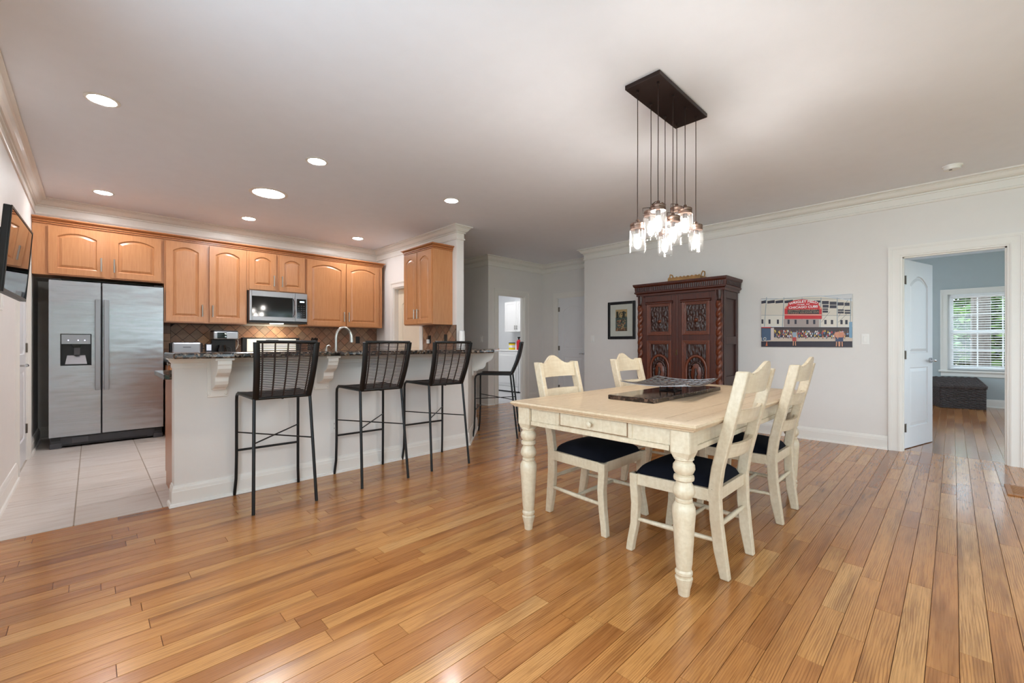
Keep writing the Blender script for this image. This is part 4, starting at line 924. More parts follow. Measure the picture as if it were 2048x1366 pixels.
# table centre piece
tag(ob('stone_tray', MB().prism([(2.335, 1.215), (3.36, 1.215), (3.36, 1.525), (2.335, 1.525)], TH + .001, TH + .027), 'marble_dark', bevel=.003), 'dark polished stone slab lying on the dining table', 'tray')
bo = thing('metal_dish', 'square woven silver metal dish on a small stand on the stone slab', 'dish', (2.86, 1.365, TH + .0275)); bo.rotation_euler = (0, 0, math.radians(6))
def dish(u, v): return (u * .31, v * .21, .040 + .014 * u * u + .008 * v * v + .010 * u * u * v * v)
ds = MB(); NB = 9
for k in range(NB):
    u = -1 + 2 * k / (NB - 1)
    for (fn) in (lambda q: dish(u, q), lambda q: dish(q, u)):
        pts = [fn(-1 + 2 * q / 12) for q in range(13)]; vs = []; fs = []; i_ = 0 if fn(0)[0] == fn(1)[0] else 1; wd = .046 if i_ == 0 else .034
        for p in pts:
            dx = (wd / 2, 0) if i_ == 0 else (0, wd / 2); vs += [(p[0] - dx[0], p[1] - dx[1], p[2]), (p[0] + dx[0], p[1] + dx[1], p[2]), (p[0] + dx[0], p[1] + dx[1], p[2] + .002), (p[0] - dx[0], p[1] - dx[1], p[2] + .002)]
        for j in range(12):
            for q in range(4): q2 = (q + 1) % 4; fs.append((j * 4 + q, j * 4 + q2, j * 4 + 4 + q2, j * 4 + 4 + q))
        ds.add(vs, fs)
ob('woven_strips', ds, 'dish_metal', bo)['kind'] = 'stuff'
ob('rim', MB().tube([dish(u, v) for u, v in [(-1 + k / 5, -1) for k in range(10)] + [(1, -1 + k / 5) for k in range(10)] + [(1 - k / 5, 1) for k in range(10)] + [(-1, 1 - k / 5) for k in range(11)]], .0035, 6), 'dish_metal', bo, smooth=50)
sm_ = MB()
for sx in (-1, 1):
    for sy in (-1, 1): sm_.cyl((sx * .07, sy * .05, 0), (sx * .06, sy * .045, .047), .004, seg=8)
sm_.tube([(-.07, -.05, .005), (.07, -.05, .004), (.07, .05, .004), (-.07, .05, .004), (-.07, -.05, .004)], .004, 6)
ob('stand', sm_, 'black_metal', bo)

# pendant light ------------------------------------------------------------
pn = thing('pendant_light', 'bronze pendant light with eight glass jar shades above the table', 'pendant light', (2.735, 1.32, CEIL))
ob('canopy', MB().box((-.35, -.115, -.028), (.35, .115, -.0005)), 'bronze', pn, bevel=.003)
JARS = [(2.448, 1.383, 1.700), (2.642, 1.395, 1.822), (2.455, 1.250, 1.788), (2.856, 1.403, 1.742), (2.652, 1.250, 1.757), (3.020, 1.395, 1.93), (2.845, 1.257, 1.853), (3.021, 1.258, 1.775)]
JH = .148; jg = MB().lathe([(.030, JH + .002), (.040, JH - .002), (.0485, JH - .012), (.0495, .012), (.0495, 0), (.0455, 0), (.0455, JH - .014)], seg=28, cap=False)
jm = mesh('jar_shade', jg, 'jar_glass', 40)
lm_ = mesh('lid', MB().lathe([(.044, JH - .004), (.045, JH + .012), (.043, JH + .014), (.045, JH + .018), (.045, JH + .030), (.041, JH + .034), (.030, JH + .038), (.012, JH + .040), (.010, JH + .055), (.004, JH + .06)], seg=28), 'copper_lid', 30)
bm_ = mesh('bulb', MB().lathe([(.005, .040), (.014, .045), (.021, .056), (.0225, .068), (.020, .082), (.013, .102), (.012, .112)], seg=18), 'bulb', 50)
sk = mesh('socket', MB().lathe([(.014, .112), (.015, JH - .005)], seg=14), 'bronze', 40)
wr_ = mesh('wire_bail', MB().tube([(.046, 0, JH + .006), (.06, 0, JH + .01), (.06, 0, JH + .048), (.0, .0, JH + .057)], .0022, 6).tube([(-.046, 0, JH + .02), (-.05, 0, JH + .03), (-.02, 0, JH + .05)], .0022, 6), 'bronze', 50)
for k, (x, y, z) in enumerate(JARS):
    dx, dy = x - 2.735, y - 1.32; zt = z - CEIL
    ob('cord', MB().tube([(dx, dy, -.028), (dx + .0015, dy, (zt + JH) * .4), (dx - .0015, dy, (zt + JH) * .7), (dx, dy, zt + JH + .055)], .0027, 6), 'bronze', pn)
    ob('cord_grip', MB().lathe([(.004, -.045), (.009, -.040), (.009, -.028)], (dx, dy, 0), 12), 'bronze', pn, smooth=40)
    j = ob('jar_shade', jm, 'jar_glass', pn, loc=(dx, dy, zt), rot=(0, 0, [.3, 2.6, -.3, 1.2, 3.0, 2.9, .2, .8][k]))
    ob('lid', lm_, 'copper_lid', j); ob('bulb', bm_, 'bulb', j); ob('socket', sk, 'bronze', j); ob('wire_bail', wr_, 'bronze', j)

# ================================================================== armoire (faces -x): local -y -> -x, x along -y world
AW, AD, AH = 1.17, .55, 1.955
ar = thing('armoire', 'antique dark carved armoire with twisted columns against the wall', 'armoire', (5.50, 3.125, 0), -PI / 2)
ob('carcass', MB().box((.03, .03, .12), (AW - .03, AD - .02, AH - .16)), 'walnut_side', ar)
for xa, xb in ((.008, .03), (AW - .03, AW - .008)):
    sidep = MB()
    for b in ((.05, .11, .12, AH - .16), (AD - .08, AD - .02, .12, AH - .16)): sidep.box((xa, b[0], b[2]), (xb, b[1], b[3]))
    for z_ in (.12, .62, 1.12, AH - .26): sidep.box((xa, .11, z_), (xb, AD - .08, z_ + .1))
    ob('side_frame', sidep, 'walnut_side', ar, bevel=.004)
base_p = [(0, 0), (.045, .0), (.045, .09), (.03, .11), (.012, .13), (0, .14)]
rp = [(AW, AD - .01), (AW, .02), (0, .02), (0, AD - .01)]
ob('plinth', MB().sweep(rp[::-1], [(-d, z) for d, z in base_p]), 'mahogany', ar, smooth=25)
top_p = [(0, AH - .17), (.008, AH - .165), (.008, AH - .14), (.03, AH - .125), (.03, AH - .11), (.022, AH - .105), (.026, AH - .045), (.04, AH - .03), (.045, AH - .012), (.045, AH), (-.05, AH)]
ob('cornice', MB().sweep(rp[::-1], [(-d, z) for d, z in top_p]).box((.0, .03, AH - .17), (AW, AD - .01, AH - .001)), 'mahogany', ar, smooth=25)
flu = MB()
for k in range(44): x_ = .0 + AW * (k + .5) / 44; flu.tube([(x_ - .004, -.006, AH - .1), (x_ + .004, -.012, AH - .05)], .007, 5)
for k in range(18): y_ = .03 + (AD - .06) * (k + .5) / 18; flu.tube([(AW + .026, y_ - .004, AH - .1), (AW + .03, y_ + .004, AH - .05)], .007, 5)
ob('frieze_carving', flu, 'carved', ar)['kind'] = 'stuff'
# twisted columns
for cxm in (.055, AW - .055):
    vs = []; fs = []; mb = MB(); N = 90; SG = 20; zb, zt_ = .30, AH - .30
    for i in range(N + 1):
        z_ = zb + (zt_ - zb) * i / N; ph = 2 * PI * (z_ - zb) / .118
        for k in range(SG): a = 2 * PI * k / SG; r_ = .033 + .011 * math.cos(2 * a - ph) - .002 * math.cos(4 * a - 2 * ph); vs.append((cxm + r_ * math.cos(a), .016 + r_ * math.sin(a), z_))
    for j in range(N):
        for k in range(SG): k2 = (k + 1) % SG; fs.append((j * SG + k, j * SG + k2, (j + 1) * SG + k2, (j + 1) * SG + k))
    mb.add(vs, fs)
    co = ob('twisted_column', mb, 'mahogany_light', ar, smooth=60)
    ob('capital', MB().lathe([(.024, AH - .30), (.034, AH - .29), (.026, AH - .275), (.028, AH - .25), (.036, AH - .22), (.034, AH - .19), (.04, AH - .165)], (cxm, .024, 0), 16), 'carved', co, smooth=40)
    ob('column_base', MB().lathe([(.04, .14), (.04, .18), (.03, .2), (.034, .22), (.028, .25), (.034, .28), (.024, .30)], (cxm, .024, 0), 16), 'carved', co, smooth=40)
def carved(w_, h_, kind, seed, nx=60, nz=72):
    vs = []; fs = []; mb = MB()
    for j in range(nz + 1):
        for k in range(nx + 1):
            u, v = k / nx, j / nz; x_, z_ = abs(u - .5) * 2, v
            e_ = min(1, 12 * min(u, 1 - u), 12 * min(v, 1 - v))
            q = noise.noise(Vector((x_ * 8.5 + seed, z_ * 10.5, seed * 1.7))) ; q2 = math.sin(19 * math.hypot(x_ - .55, (z_ - .30) * 1.1) + 3 * math.atan2(z_ - .3, x_ - .55)); q3 = math.sin(20 * math.hypot(x_ - .5, z_ - .78) - 3 * math.atan2(z_ - .78, x_ - .5))
            hgt = .006 * max(-.4, q * 1.6) + .0045 * max(0, q2) * (1 if z_ < .55 else .2) + .0045 * max(0, q3) * (1 if z_ > .5 else .2)
            if kind == 'bust':
                hgt += .020 * math.exp(-((x_ / .26) ** 2 + ((z_ - .38) / .13) ** 2) * 2) + .010 * math.exp(-((x_ / .3) ** 2 + ((z_ - .17) / .1) ** 2) * 2) + .012 * math.exp(-(((x_ - .38) / .17) ** 2 + ((z_ - .66) / .12) ** 2) * 2)
            else: hgt *= 1 if z_ > .5 - .3 * x_ else .35
            vs.append((u * w_, -hgt * e_, v * h_))
    for j in range(nz):
        for k in range(nx): q = j * (nx + 1) + k; fs.append((q, q + 1, q + nx + 2, q + nx + 1))
    return mb.add(vs, fs)
dwid = (AW - .19) / 2 - .003
c1 = mesh('carved_panel', carved(dwid - .19, .36, 'bust', 2.3), 'carved', 60); c2 = mesh('carved_panel', carved(dwid - .17, .62, 'leaf', 5.1, 60, 100), 'carved', 60)
for k in range(2):
    x0 = .095 + k * (dwid + .006); zb, zt_ = .16, AH - .185
    d = ob('door', MB().box((x0, .004, zb), (x0 + .075, .03, zt_)).box((x0 + dwid - .075, .004, zb), (x0 + dwid, .03, zt_)).box((x0 + .075, .004, zb), (x0 + dwid - .075, .03, zb + .14)).box((x0 + .075, .004, 1.16), (x0 + dwid - .075, .03, 1.25)).box((x0 + .075, .004, zt_ - .10), (x0 + dwid - .075, .03, zt_)), 'mahogany', ar, bevel=.004)
    for za, zz in ((zb + .14, 1.16), (1.25, zt_ - .10)):
        fmb = MB()
        for o_, d_ in ((0, -.012), (.016, -.004), (.03, .006)):
            a_, b_, e0, e1 = x0 + .068 + o_, x0 + dwid - .068 - o_, za - .008 + o_, zz + .008 - o_; q = .018
            fmb.box((a_, d_, e0), (a_ + q, .03, e1)).box((b_ - q, d_, e0), (b_, .03, e1)).box((a_ + q, d_, e0), (b_ - q, .03, e0 + q)).box((a_ + q, d_, e1 - q), (b_ - q, .03, e1))
        ob('panel_moulding', fmb, 'mahogany_light', d, bevel=.003)
    ob('panel_cap', MB().prism([(.03, zt_ - .115), (-.03, zt_ - .100), (-.03, zt_ - .088), (-.012, zt_ - .07), (.004, zt_ - .07)], x0 + .05, x0 + dwid - .05, 'x'), 'mahogany', d)
    ob('carved_panel', c1, 'carved', d, loc=(x0 + .095, .026, 1.285), ); ob('carved_panel', c2, 'carved', d, loc=(x0 + .085, .026, .53))
    bx_, bz_ = x0 + dwid / 2, .80
    ob('head_boss', MB().lathe([(.0, .026), (.014, .022), (.022, .012), (.026, 0)], seg=16).xf(Matrix.Translation((x0 + dwid / 2, .018, 1.43)) @ Matrix.Rotation(PI / 2, 4, 'X')), 'mahogany_light', d, smooth=60)
    arch = [(bx_ + .128 * math.cos(a), .012, bz_ + .17 * math.sin(a)) for a in [PI * q / 18 for q in range(19)]]
    ob('arch_moulding', MB().tube([(bx_ + .128, .012, .48)] + arch + [(bx_ - .128, .012, .48)], .019, 8, flat=.8), 'mahogany_light', d, smooth=60)
    ob('wreath', MB().tube([(bx_ + .088 * math.cos(a) * (1 + .03 * math.sin(14 * a)), .012, bz_ - .05 + .145 * math.sin(a)) for a in [2 * PI * q / 56 for q in range(57)]], [.015 + .004 * math.sin(q * 2.2) for q in range(57)], 7), 'carved', d, smooth=60)
    ob('medallion', MB().lathe([(.0, .012), (.03, .011), (.05, .006), (.066, 0)], seg=24).xf(Matrix.Translation((bx_, .020, bz_ - .05)) @ Matrix.Scale(1.9, 4, (0, 0, 1)) @ Matrix.Rotation(PI / 2, 4, 'X')), 'mahogany_light', d, smooth=60)
    ob('figure_relief', MB().tube([(bx_, .004, bz_ - .14), (bx_ - .006, .0, bz_ - .09), (bx_ + .006, -.002, bz_ - .05), (bx_, .0, bz_ - .02), (bx_, .0, bz_ + .012)], [.028, .018, .022, .010, .014], 8), 'carved', d, smooth=60)
ob('centre_strip', MB().box((.095 + dwid - .012, -.006, .16), (.095 + dwid + .018, .006, AH - .185)), 'mahogany', ar, bevel=.004)
es = ob('key_escutcheon', MB().box((AW / 2 - .008, -.009, .985), (AW / 2 + .008, -.006, 1.05)), 'brass_old', ar)
ob('drop_ring', MB().tube([(AW / 2 + .013 * math.cos(a), -.014, .995 + .016 * math.sin(a)) for a in [2 * PI * q / 16 for q in range(17)]], .003, 6), 'brass_old', es, smooth=50)
for a in (.06, AW - .06): ob('front_stile', MB().box((a - .045, .008, .14), (a + .045, .03, AH - .165)), 'mahogany', ar, bevel=.003)
# basket on the armoire
bk = thing('wicker_tray', 'tan wicker tray with two loop handles on top of the armoire', 'basket', (5.72, 2.50, AH))
bw_ = MB()
for z_ in (.008, .022, .036, .05): bw_.tube([(-.11, -.21, z_), (.11, -.21, z_), (.12, 0, z_ + .004), (.11, .21, z_), (-.11, .21, z_), (-.12, 0, z_), (-.11, -.21, z_)], .009, 6)
ob('rim', bw_, 'tan_wicker', bk, smooth=50); ob('bottom', MB().box((-.115, -.21, 0), (.115, .21, .01)), 'tan_wicker', bk)
for s in (-1, 1): ob('handle', MB().tube([(-.055, s * .205, .045), (-.05, s * .215, .09), (-.03, s * .22, .118), (.03, s * .22, .118), (.05, s * .215, .09), (.055, s * .205, .045)], .008, 8), 'tan_wicker', bk, smooth=50)
ob('braid', MB().tube([(-.11 + .012 * math.sin(k * 1.3), -.21 + .42 * k / 40, .058 + .006 * math.cos(k * 1.3)) for k in range(41)], .010, 6), 'tan_wicker', bk, smooth=50)

# ================================================================== pictures
def C3(r, g, b): return rgb(r, g, b)
class Ink:
    """flat printed shapes on a board; u to the right 0..w, v up 0..h, facing local -y"""
    def __init__(s): s.mb = MB(); s.cols = []; s.k = 0
    def poly(s, pts, col): s.k += 1; y = -.0006 - .00002 * s.k; s.mb.add([(p[0], y, p[1]) for p in pts], [tuple(range(len(pts)))]); s.cols.append(col)
    def rect(s, x0, x1, z0, z1, col): s.poly([(x0, z0), (x1, z0), (x1, z1), (x0, z1)], col)
    def line(s, x0, z0, x1, z1, wd, col):
        d = Vector((x1 - x0, z1 - z0)).normalized() * wd / 2; s.poly([(x0 + d.y, z0 - d.x), (x1 + d.y, z1 - d.x), (x1 - d.y, z1 + d.x), (x0 - d.y, z0 + d.x)], col)
    def blob(s, x, z, rx, rz, col, n=8): s.poly([(x + rx * math.cos(2 * PI * k / n), z + rz * math.sin(2 * PI * k / n)) for k in range(n)], col)
    def done(s, name, parent):
        me = mesh(name, s.mb, 'print_ink', recalc=False); tones(me, s.cols); return ob(name, me, 'print_ink', parent)
def text_mesh(body, x0, x1, z0, zh, y, bold=.0, arch=0, shear=0):
    cu = bpy.data.curves.new('lettering', 'FONT'); cu.body = body; cu.size = 1; cu.offset = bold; o = bpy.data.objects.new('lettering', cu); me = bpy.data.meshes.new_from_object(o)
    bpy.data.objects.remove(o); xs = [v.co.x for v in me.vertices]; ys = [v.co.y for v in me.vertices]; a, b = min(xs), max(xs); c, d = min(ys), max(ys); mb = MB(); vs = []
    for v in me.vertices:
        u = (v.co.x - a) / (b - a); q = (v.co.y - c) / (d - c); vs.append((x0 + (x1 - x0) * u + shear * q, y, z0 + zh * q + arch * (1 - (2 * u - 1) ** 2)))
    mb.add(vs, [tuple(p.vertices) for p in me.polygons]); bpy.data.meshes.remove(me); return mb
PW, PH = .91, .595
pr = thing('stadium_print', 'unframed colour print of a stadium front with red marquee sign', 'picture', (6.05, 1.697, 1.088), -PI / 2)
ob('board', MB().box((0, 0, 0), (PW, .018, PH)), 'paper_mat', pr)
def U(x, y): u = (x - 180) / 1440; return (u * PW, (1050 - y) / (735 + 105 * u) * PH)
ik = Ink(); rnd = random.Random(4)
def quad(pts, col): ik.poly([U(*p) for p in pts], col)
SKYC, ST, STD, DK, RED, PALE = C3(226, 230, 234), C3(178, 184, 190), C3(120, 130, 140), C3(36, 34, 52), C3(200, 24, 34), C3(214, 206, 192)
ik.rect(0, PW, 0, PH, SKYC)
quad([(180, 560), (1620, 560), (1620, 330), (1400, 290), (1160, 255), (880, 262), (560, 285), (180, 330)], PALE)
quad([(180, 730), (1620, 730), (1620, 560), (180, 560)], C3(222, 216, 204))
quad([(1160, 250), (1620, 300), (1620, 215), (1180, 245)], C3(206, 208, 210))
for x0, x1 in ((182, 265), (288, 418), (430, 560), (585, 725)): quad([(x0, 378 - (x0 - 180) * .03), (x1, 370 - (x1 - 180) * .03), (x1, 325 - (x1 - 180) * .03), (x0, 338 - (x0 - 180) * .03)], DK)
for (x0, x1, y0, y1) in [(1180, 1282, 375, 325), (1295, 1395, 385, 335), (1410, 1500, 395, 345), (1510, 1582, 400, 350), (1190, 1280, 430, 385), (1295, 1395, 438, 392), (1190, 1270, 465, 442), (1190, 1270, 508, 475), (1415, 1500, 480, 455), (1512, 1590, 486, 462), (1415, 1500, 520, 490), (1512, 1590, 525, 497), (1060, 1160, 350, 318)]: quad([(x0, y0), (x1, y0), (x1, y1), (x0, y1)], DK)
for y0, y1 in ((560, 545), (300, 288)): ik.line(*U(180, y0), *U(1600, y0 - 8), .004, STD)
for a, b in (((180, 328), (880, 262)), ((880, 262), (1160, 245)), ((1160, 245), (1600, 312)), ((1180, 250), (1610, 215))): ik.line(*U(*a), *U(*b), .006, ST)
for x0, x1 in ((275, 235), (575, 548), (1165, 1150), (1405, 1405), (1600, 1590), (870, 870)): ik.line(*U(x0, 275), *U(x1, 735), .007, C3(140, 156, 166))
for a, b in (((1170, 660), (1300, 490)), ((1420, 660), (1540, 530)), ((1420, 580), (1555, 310))): ik.line(*U(*a), *U(*b), .003, C3(60, 70, 80))
quad([(570, 735), (1135, 735), (1135, 615), (570, 615)], C3(168, 154, 150))
for x in (185, 310, 455, 635, 750, 938, 1045, 1215, 1312, 1450, 1520): quad([(x, 690), (x + 34, 690), (x + 34, 622), (x, 622)], DK)
quad([(180, 770), (1620, 765), (1620, 735), (180, 740)], C3(60, 46, 46))
quad([(180, 950), (1620, 950), (1620, 765), (180, 770)], C3(64, 54, 60)); quad([(180, 965), (1620, 955), (1620, 890), (180, 905)], C3(206, 190, 174)); quad([(180, 1050), (1620, 1050), (1620, 955), (180, 965)], C3(44, 38, 52))
quad([(190, 960), (350, 945), (350, 765), (190, 760)], C3(70, 92, 120)); quad([(185, 755), (350, 755), (350, 738), (185, 742)], C3(196, 50, 50)); quad([(350, 945), (405, 940), (405, 750), (350, 755)], C3(214, 200, 196))
ik.blob(*U(245, 925), .018, .022, C3(190, 196, 200)); ik.blob(*U(245, 925), .009, .011, DK)
quad([(1575, 900), (1618, 905), (1618, 650), (1575, 655)], C3(120, 160, 190))
pal = [C3(210, 120, 90), C3(230, 220, 214), C3(190, 60, 70), C3(90, 120, 160), C3(220, 190, 90), C3(230, 236, 240), C3(60, 70, 110), C3(150, 170, 190), C3(120, 80, 66)]
for k in range(190):
    x = rnd.uniform(410, 1560); y_ = rnd.uniform(790, 880); c_ = rnd.choice(pal); u, v = U(x, y_); ik.blob(u, v - .006, .0065, .014, c_); ik.blob(u, v + .010, .004, .005, C3(120, 84, 70)); ik.rect(u - .004, u + .003, v - .032, v - .016, rnd.choice(pal[6:] + [DK, DK, C3(150, 104, 84)]))
def walker(x, shirt, shorts, s=1.0):
    u, v = U(x, 905); ik.blob(u, v + .085 * s, .010 * s, .013 * s, C3(70, 50, 42)); ik.poly([(u - .018 * s, v + .005), (u + .018 * s, v + .005), (u + .024 * s, v + .066 * s), (u - .024 * s, v + .066 * s)], shirt)
    ik.poly([(u - .020 * s, v - .04 * s), (u + .020 * s, v - .04 * s), (u + .018 * s, v + .006), (u - .018 * s, v + .006)], shorts)
    for q in (-1, 1): ik.line(u + q * .010 * s, v - .04 * s, u + q * .012 * s, v - .095 * s, .010 * s, C3(206, 150, 120)); ik.line(u + q * .024 * s, v + .06 * s, u + q * .03 * s, v - .01 * s, .008 * s, C3(206, 150, 120))
walker(752, C3(150, 170, 186), C3(180, 60, 56)); walker(1415, C3(214, 150, 120), C3(60, 76, 110)); walker(1462, C3(208, 140, 112), C3(60, 76, 110))
ik.poly([U(262, 1035), U(300, 1035), U(285, 960)], C3(206, 110, 70))
quad([(590, 612), (1180, 608), (1180, 440), (1135, 395), (1128, 345), (1030, 318), (880, 300), (750, 318), (655, 355), (645, 400), (590, 455)], RED)
quad([(590, 555), (1180, 553), (1180, 536), (590, 540)], C3(226, 180, 160)); quad([(640, 533), (1140, 530), (1140, 462), (640, 465)], C3(38, 42, 44))
for q in (-1, 1): quad([(886 + q * 262, 455), (886 + q * 300, 455), (886 + q * 262, 400)], C3(224, 140, 110))
ik.done('printed_image', pr)
WHT = 'white'; ty = -.0006 - .00002 * (ik.k + 4)
lt = MB()
def put(body, xa, xb, yb, hh, bold=.03, arch=0):
    a, b = U(xa, yb), U(xb, yb); lt.join(text_mesh(body, a[0], b[0], a[1], hh, ty, bold, arch))
put('WRIGLEY FIELD', 664, 1118, 398, .030, .02, .022); put('HOME  OF', 795, 995, 398, .015, .015); put('CHICAGO CUBS', 660, 1120, 454, .027, .025)
ob('marquee_lettering', lt, 'white', pr); lt = MB(); put('BATTING GLOVE DAY', 660, 1110, 498, .021, .0)
ob('marquee_board_lettering', lt, 'yellow_dim' if 'yellow_dim' in MATS else 'cardboard', pr); lt = MB(); put('TTING GLOVE DA', 645, 1140, 533, .019, .0); ob('marquee_board_lettering', lt, 'cardboard', pr)
# small framed picture
fp = thing('framed_picture', 'small black framed picture with cream mat beside the armoire', 'picture', (6.045, 3.955, 1.20), -PI / 2); fw, fh = .495, .60
fm = MB()
for a, b, z0, z1 in ((0, .045, 0, fh), (fw - .045, fw, 0, fh), (.045, fw - .045, 0, .045), (.045, fw - .045, fh - .045, fh)): fm.box((a, 0, z0), (b, .023, z1))
ob('frame', fm, 'black', fp, bevel=.005); ob('mat', MB().box((.045, .012, .045), (fw - .045, .022, fh - .045)), 'paper_mat', fp); ob('glazing', MB().box((.045, .005, .045), (fw - .045, .007, fh - .045)), 'pane', fp)
ik = Ink(); ik.rect(0, .21, 0, .345, C3(196, 160, 112)); ik.rect(0, .21, 0, .22, C3(78, 92, 88)); ik.rect(0, .21, 0, .05, C3(96, 74, 56))
for k in range(150):
    x, z_ = rnd.uniform(.012, .198), rnd.uniform(.012, .30); warm = z_ < .18 and .02 < x < .17
    ik.blob(x, z_, rnd.uniform(.004, .011), rnd.uniform(.005, .014), rnd.choice([C3(196, 130, 96), C3(160, 96, 66), C3(210, 180, 130), C3(60, 54, 46)]) if warm else rnd.choice([C3(40, 48, 44), C3(88, 110, 118), C3(170, 150, 110), C3(56, 60, 48)]), 7)
for x in (.015, .13): ik.rect(x, x + .035, .21, .315, C3(44, 46, 40))
o = ik.done('artwork', fp); o.location = (.1425, .0115, .128)

# ================================================================== bedroom chest and floor register
A_ = Vector((10.70, .16)); B_ = Vector((11.06, -.38)); dv = (B_ - A_).normalized(); 
cw = .56; chs = thing('woven_chest', 'dark woven storage chest under the bedroom window', 'chest', (A_.x - .05, A_.y + .02, 0), math.atan2(-.19, .56)); chs.location = (10.72, .165, 0)
chs.rotation_euler = (0, 0, -PI / 2 + math.radians(14)); cd, chh = .44, .40
ob('body', MB().box((0, 0, 0), (cw, cd, chh - .05)), 'seagrass', chs)
wm = MB()
for r_ in range(17):
    z_ = .012 + r_ * .0205
    wm.tube([(x_, -.002 - .006 * math.sin(k * PI / 2 + r_ * PI), z_ + .002 * math.sin(k * 1.7 + r_)) for k, x_ in enumerate([cw * q / 24 for q in range(25)])], .0105, 5)
    wm.tube([(-.002 - .006 * math.sin(k * PI / 2 + r_ * PI), y_, z_) for k, y_ in enumerate([cd * q / 16 for q in range(17)])], .0105, 5)
    wm.tube([(cw + .002 + .006 * math.sin(k * PI / 2 + r_ * PI), y_, z_) for k, y_ in enumerate([cd * q / 16 for q in range(17)])], .0105, 5)
ob('woven_side', wm, 'seagrass', chs)['kind'] = 'stuff'
ld = ob('lid', MB().prism([(-.02, chh - .05), (cd + .01, chh - .05), (cd + .01, chh + .115), (-.02, chh - .012)], -.02, cw + .02, 'x'), 'seagrass', chs, bevel=.008)
wl = MB()
for r_ in range(20): y_ = -.012 + r_ * .0235; wl.tube([(x_, y_, chh - .008 + .27 * (y_ + .02) + .006 * math.sin(k * PI / 2 + r_ * PI)) for k, x_ in enumerate([-.02 + (cw + .04) * q / 28 for q in range(29)])], .0115, 5)
ob('woven_top', wl, 'seagrass', ld)['kind'] = 'stuff'
vt = thing('floor_register', 'oak floor vent register set beside the bedroom doorway', 'floor vent', (5.055, -.44, 0))
ob('frame', MB().box((-.165, .13, 0), (.165, .16, .010)).box((-.165, -.16, 0), (.165, -.13, .010)).box((-.165, -.13, 0), (-.13, .13, .010)).box((.13, -.13, 0), (.165, .13, .010)), 'vent_wood', vt, bevel=.003)
ob('duct', MB().box((-.13, -.13, .0004), (.13, .13, .0015)), 'sub_dark', vt)
sl_ = mesh('slat', MB().box((-.009, -.13, .001), (.009, .13, .008)), 'vent_wood')
for k in range(6): ob('slat', sl_, 'vent_wood', vt, loc=(-.108 + k * .0432, 0, 0))

# ================================================================== laundry room
def washer(name, label, y0, y1, front):
    c = thing(name, label, 'washer' if front else 'dryer', (6.93, y1, 0), -PI / 2, 'laundry machines'); w_ = y1 - y0; H = .98
    ob('cabinet', MB().box((0, .01, .03), (w_, .66, H - .03)), 'white', c, bevel=.012); ob('lid', MB().box((0, .0, H - .03), (w_, .66, H)), 'white', c, bevel=.014)
    ob('kick_plate', MB().box((.02, .02, 0), (w_ - .02, .6, .03)), 'black', c); cpn = ob('console', MB().prism([(.52, H), (.66, H), (.66, H + .13), (.60, H + .13)], .0, w_, 'x'), 'white', c, bevel=.006)
    if front:
        M = Matrix.Translation((w_ / 2, .008, .56)) @ Matrix.Rotation(PI / 2, 4, 'X'); dd = ob('door_ring', MB().lathe([(.15, 0), (.15, .02), (.19, .03), (.21, .015), (.21, 0)], seg=30, cap=False).xf(M), 'chrome', c, smooth=40); ob('door_glass', MB().lathe([(.15, .006), (.0, .03)], seg=30, cap=False).xf(M), 'black_gloss', dd, smooth=60)
    else: ob('door', MB().box((.06, -.006, .22), (w_ - .06, .01, .86)), 'white', c, bevel=.006)
    ob('drawer_line', MB().box((.0, .006, .80 if front else .14), (w_, .0095, .804 if front else .144)), 'dark_grey', c)
washer('dryer', 'plain white dryer deeper inside the laundry room', 6.92, 7.60, False); washer('washing_machine', 'white front-loading washer with round door near laundry doorway', 6.22, 6.90, True)
lc = thing('laundry_cabinet', 'white shaker wall cabinet above the dryer in the laundry', 'cabinet', (7.30, 7.74, 1.413), -PI / 2); w_ = 1.2
ob('cabinet_body', MB().box((0, .02, 0), (w_, .34, .73)), 'white', lc)
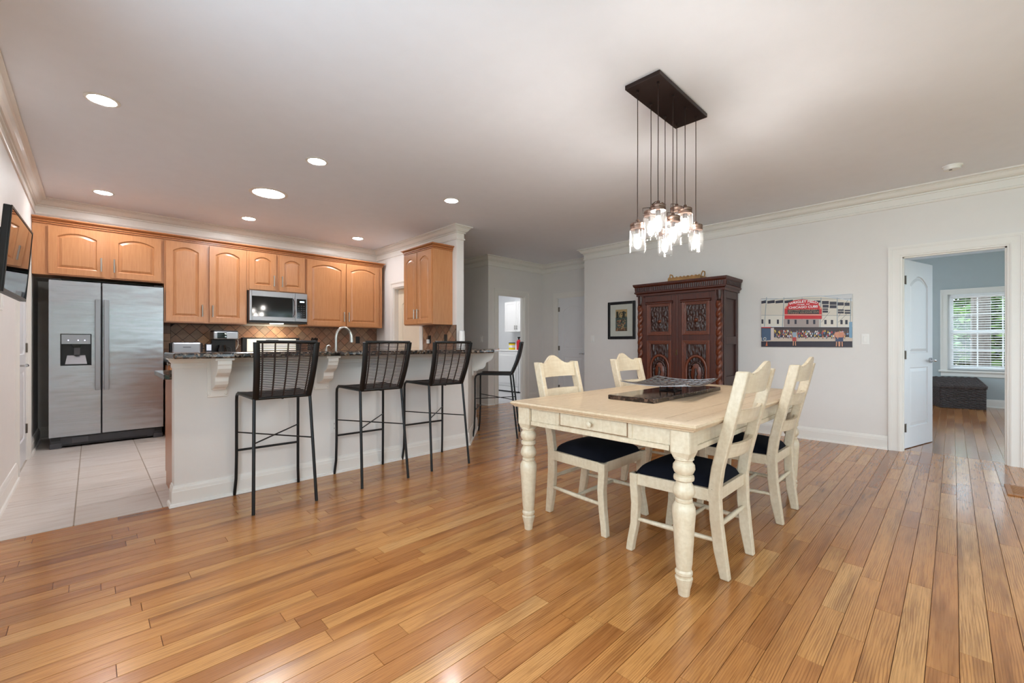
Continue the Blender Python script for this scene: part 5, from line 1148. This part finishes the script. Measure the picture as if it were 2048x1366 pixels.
for k in range(3):
    a = k * .4; d = ob('cabinet_door', panel_leaf(.396, .726, .019, [(.06, .336, .06, .666, 0)], .006, .01, .012, False), 'white', lc, loc=(a + .002, 0, .002)); bar_pull('handle', d, .366 if k == 0 else .03, .05, .10)
sf = thing('wire_shelf', 'white wire shelf on the back wall of the laundry', 'shelf', (6.3, 8.6, 1.85)); sw_ = MB()
for k in range(14): sw_.cyl((-.6, -.02 - k * .022, 0), (.75, -.02 - k * .022, 0), .003, seg=5)
for k in range(12): sw_.cyl((-.6 + k * .12, -.01, 0), (-.6 + k * .12, -.31, 0), .003, seg=5)
ob('wire_deck', sw_, 'white', sf); ob('bracket', MB().cyl((-.2, -.005, -.12), (-.2, -.30, -.005), .006, seg=6).cyl((.2, -.005, -.12), (.2, -.30, -.005), .006, seg=6), 'white', sf)
sf2 = dup(sf, (6.3, 8.6, 1.44), 0, 'lower white wire shelf on the back wall of the laundry'); 
tag(ob('cardboard_box', MB().box((6.74, 8.34, 1.445), (6.96, 8.56, 1.72)), 'cardboard', bevel=.004), 'brown cardboard box on the lower laundry wire shelf', 'box')
tag(ob('folded_towel', MB().box((6.50, 8.32, 1.855), (6.85, 8.58, 2.02)), 'cloth_blue', bevel=.03), 'pale blue folded towels on the upper laundry wire shelf', 'towel')
yt = thing('detergent_tub', 'yellow plastic tub with black lid on the dryer', 'tub', (7.22, 7.40, .981)); ob('tub', MB().lathe([(.075, 0), (.078, .02), (.078, .15)], seg=24), 'yellow', yt, smooth=40); ob('lid', MB().lathe([(.081, .15), (.081, .168), (.07, .172)], seg=24), 'black', yt, smooth=40); ob('label', MB().lathe([(.0785, .05), (.0785, .11)], seg=24, cap=False), 'white', yt)
rb = thing('fire_extinguisher', 'red fire extinguisher with black valve on the dryer', 'extinguisher', (7.22, 7.17, .981)); ob('cylinder', MB().lathe([(.055, 0), (.055, .19), (.04, .225), (.02, .24)], seg=20), 'red', rb, smooth=50); ob('valve', MB().lathe([(.018, .24), (.018, .27), (.028, .275), (.026, .30)], seg=14).box((-.012, -.06, .285), (.012, .03, .305)), 'black', rb, smooth=40)
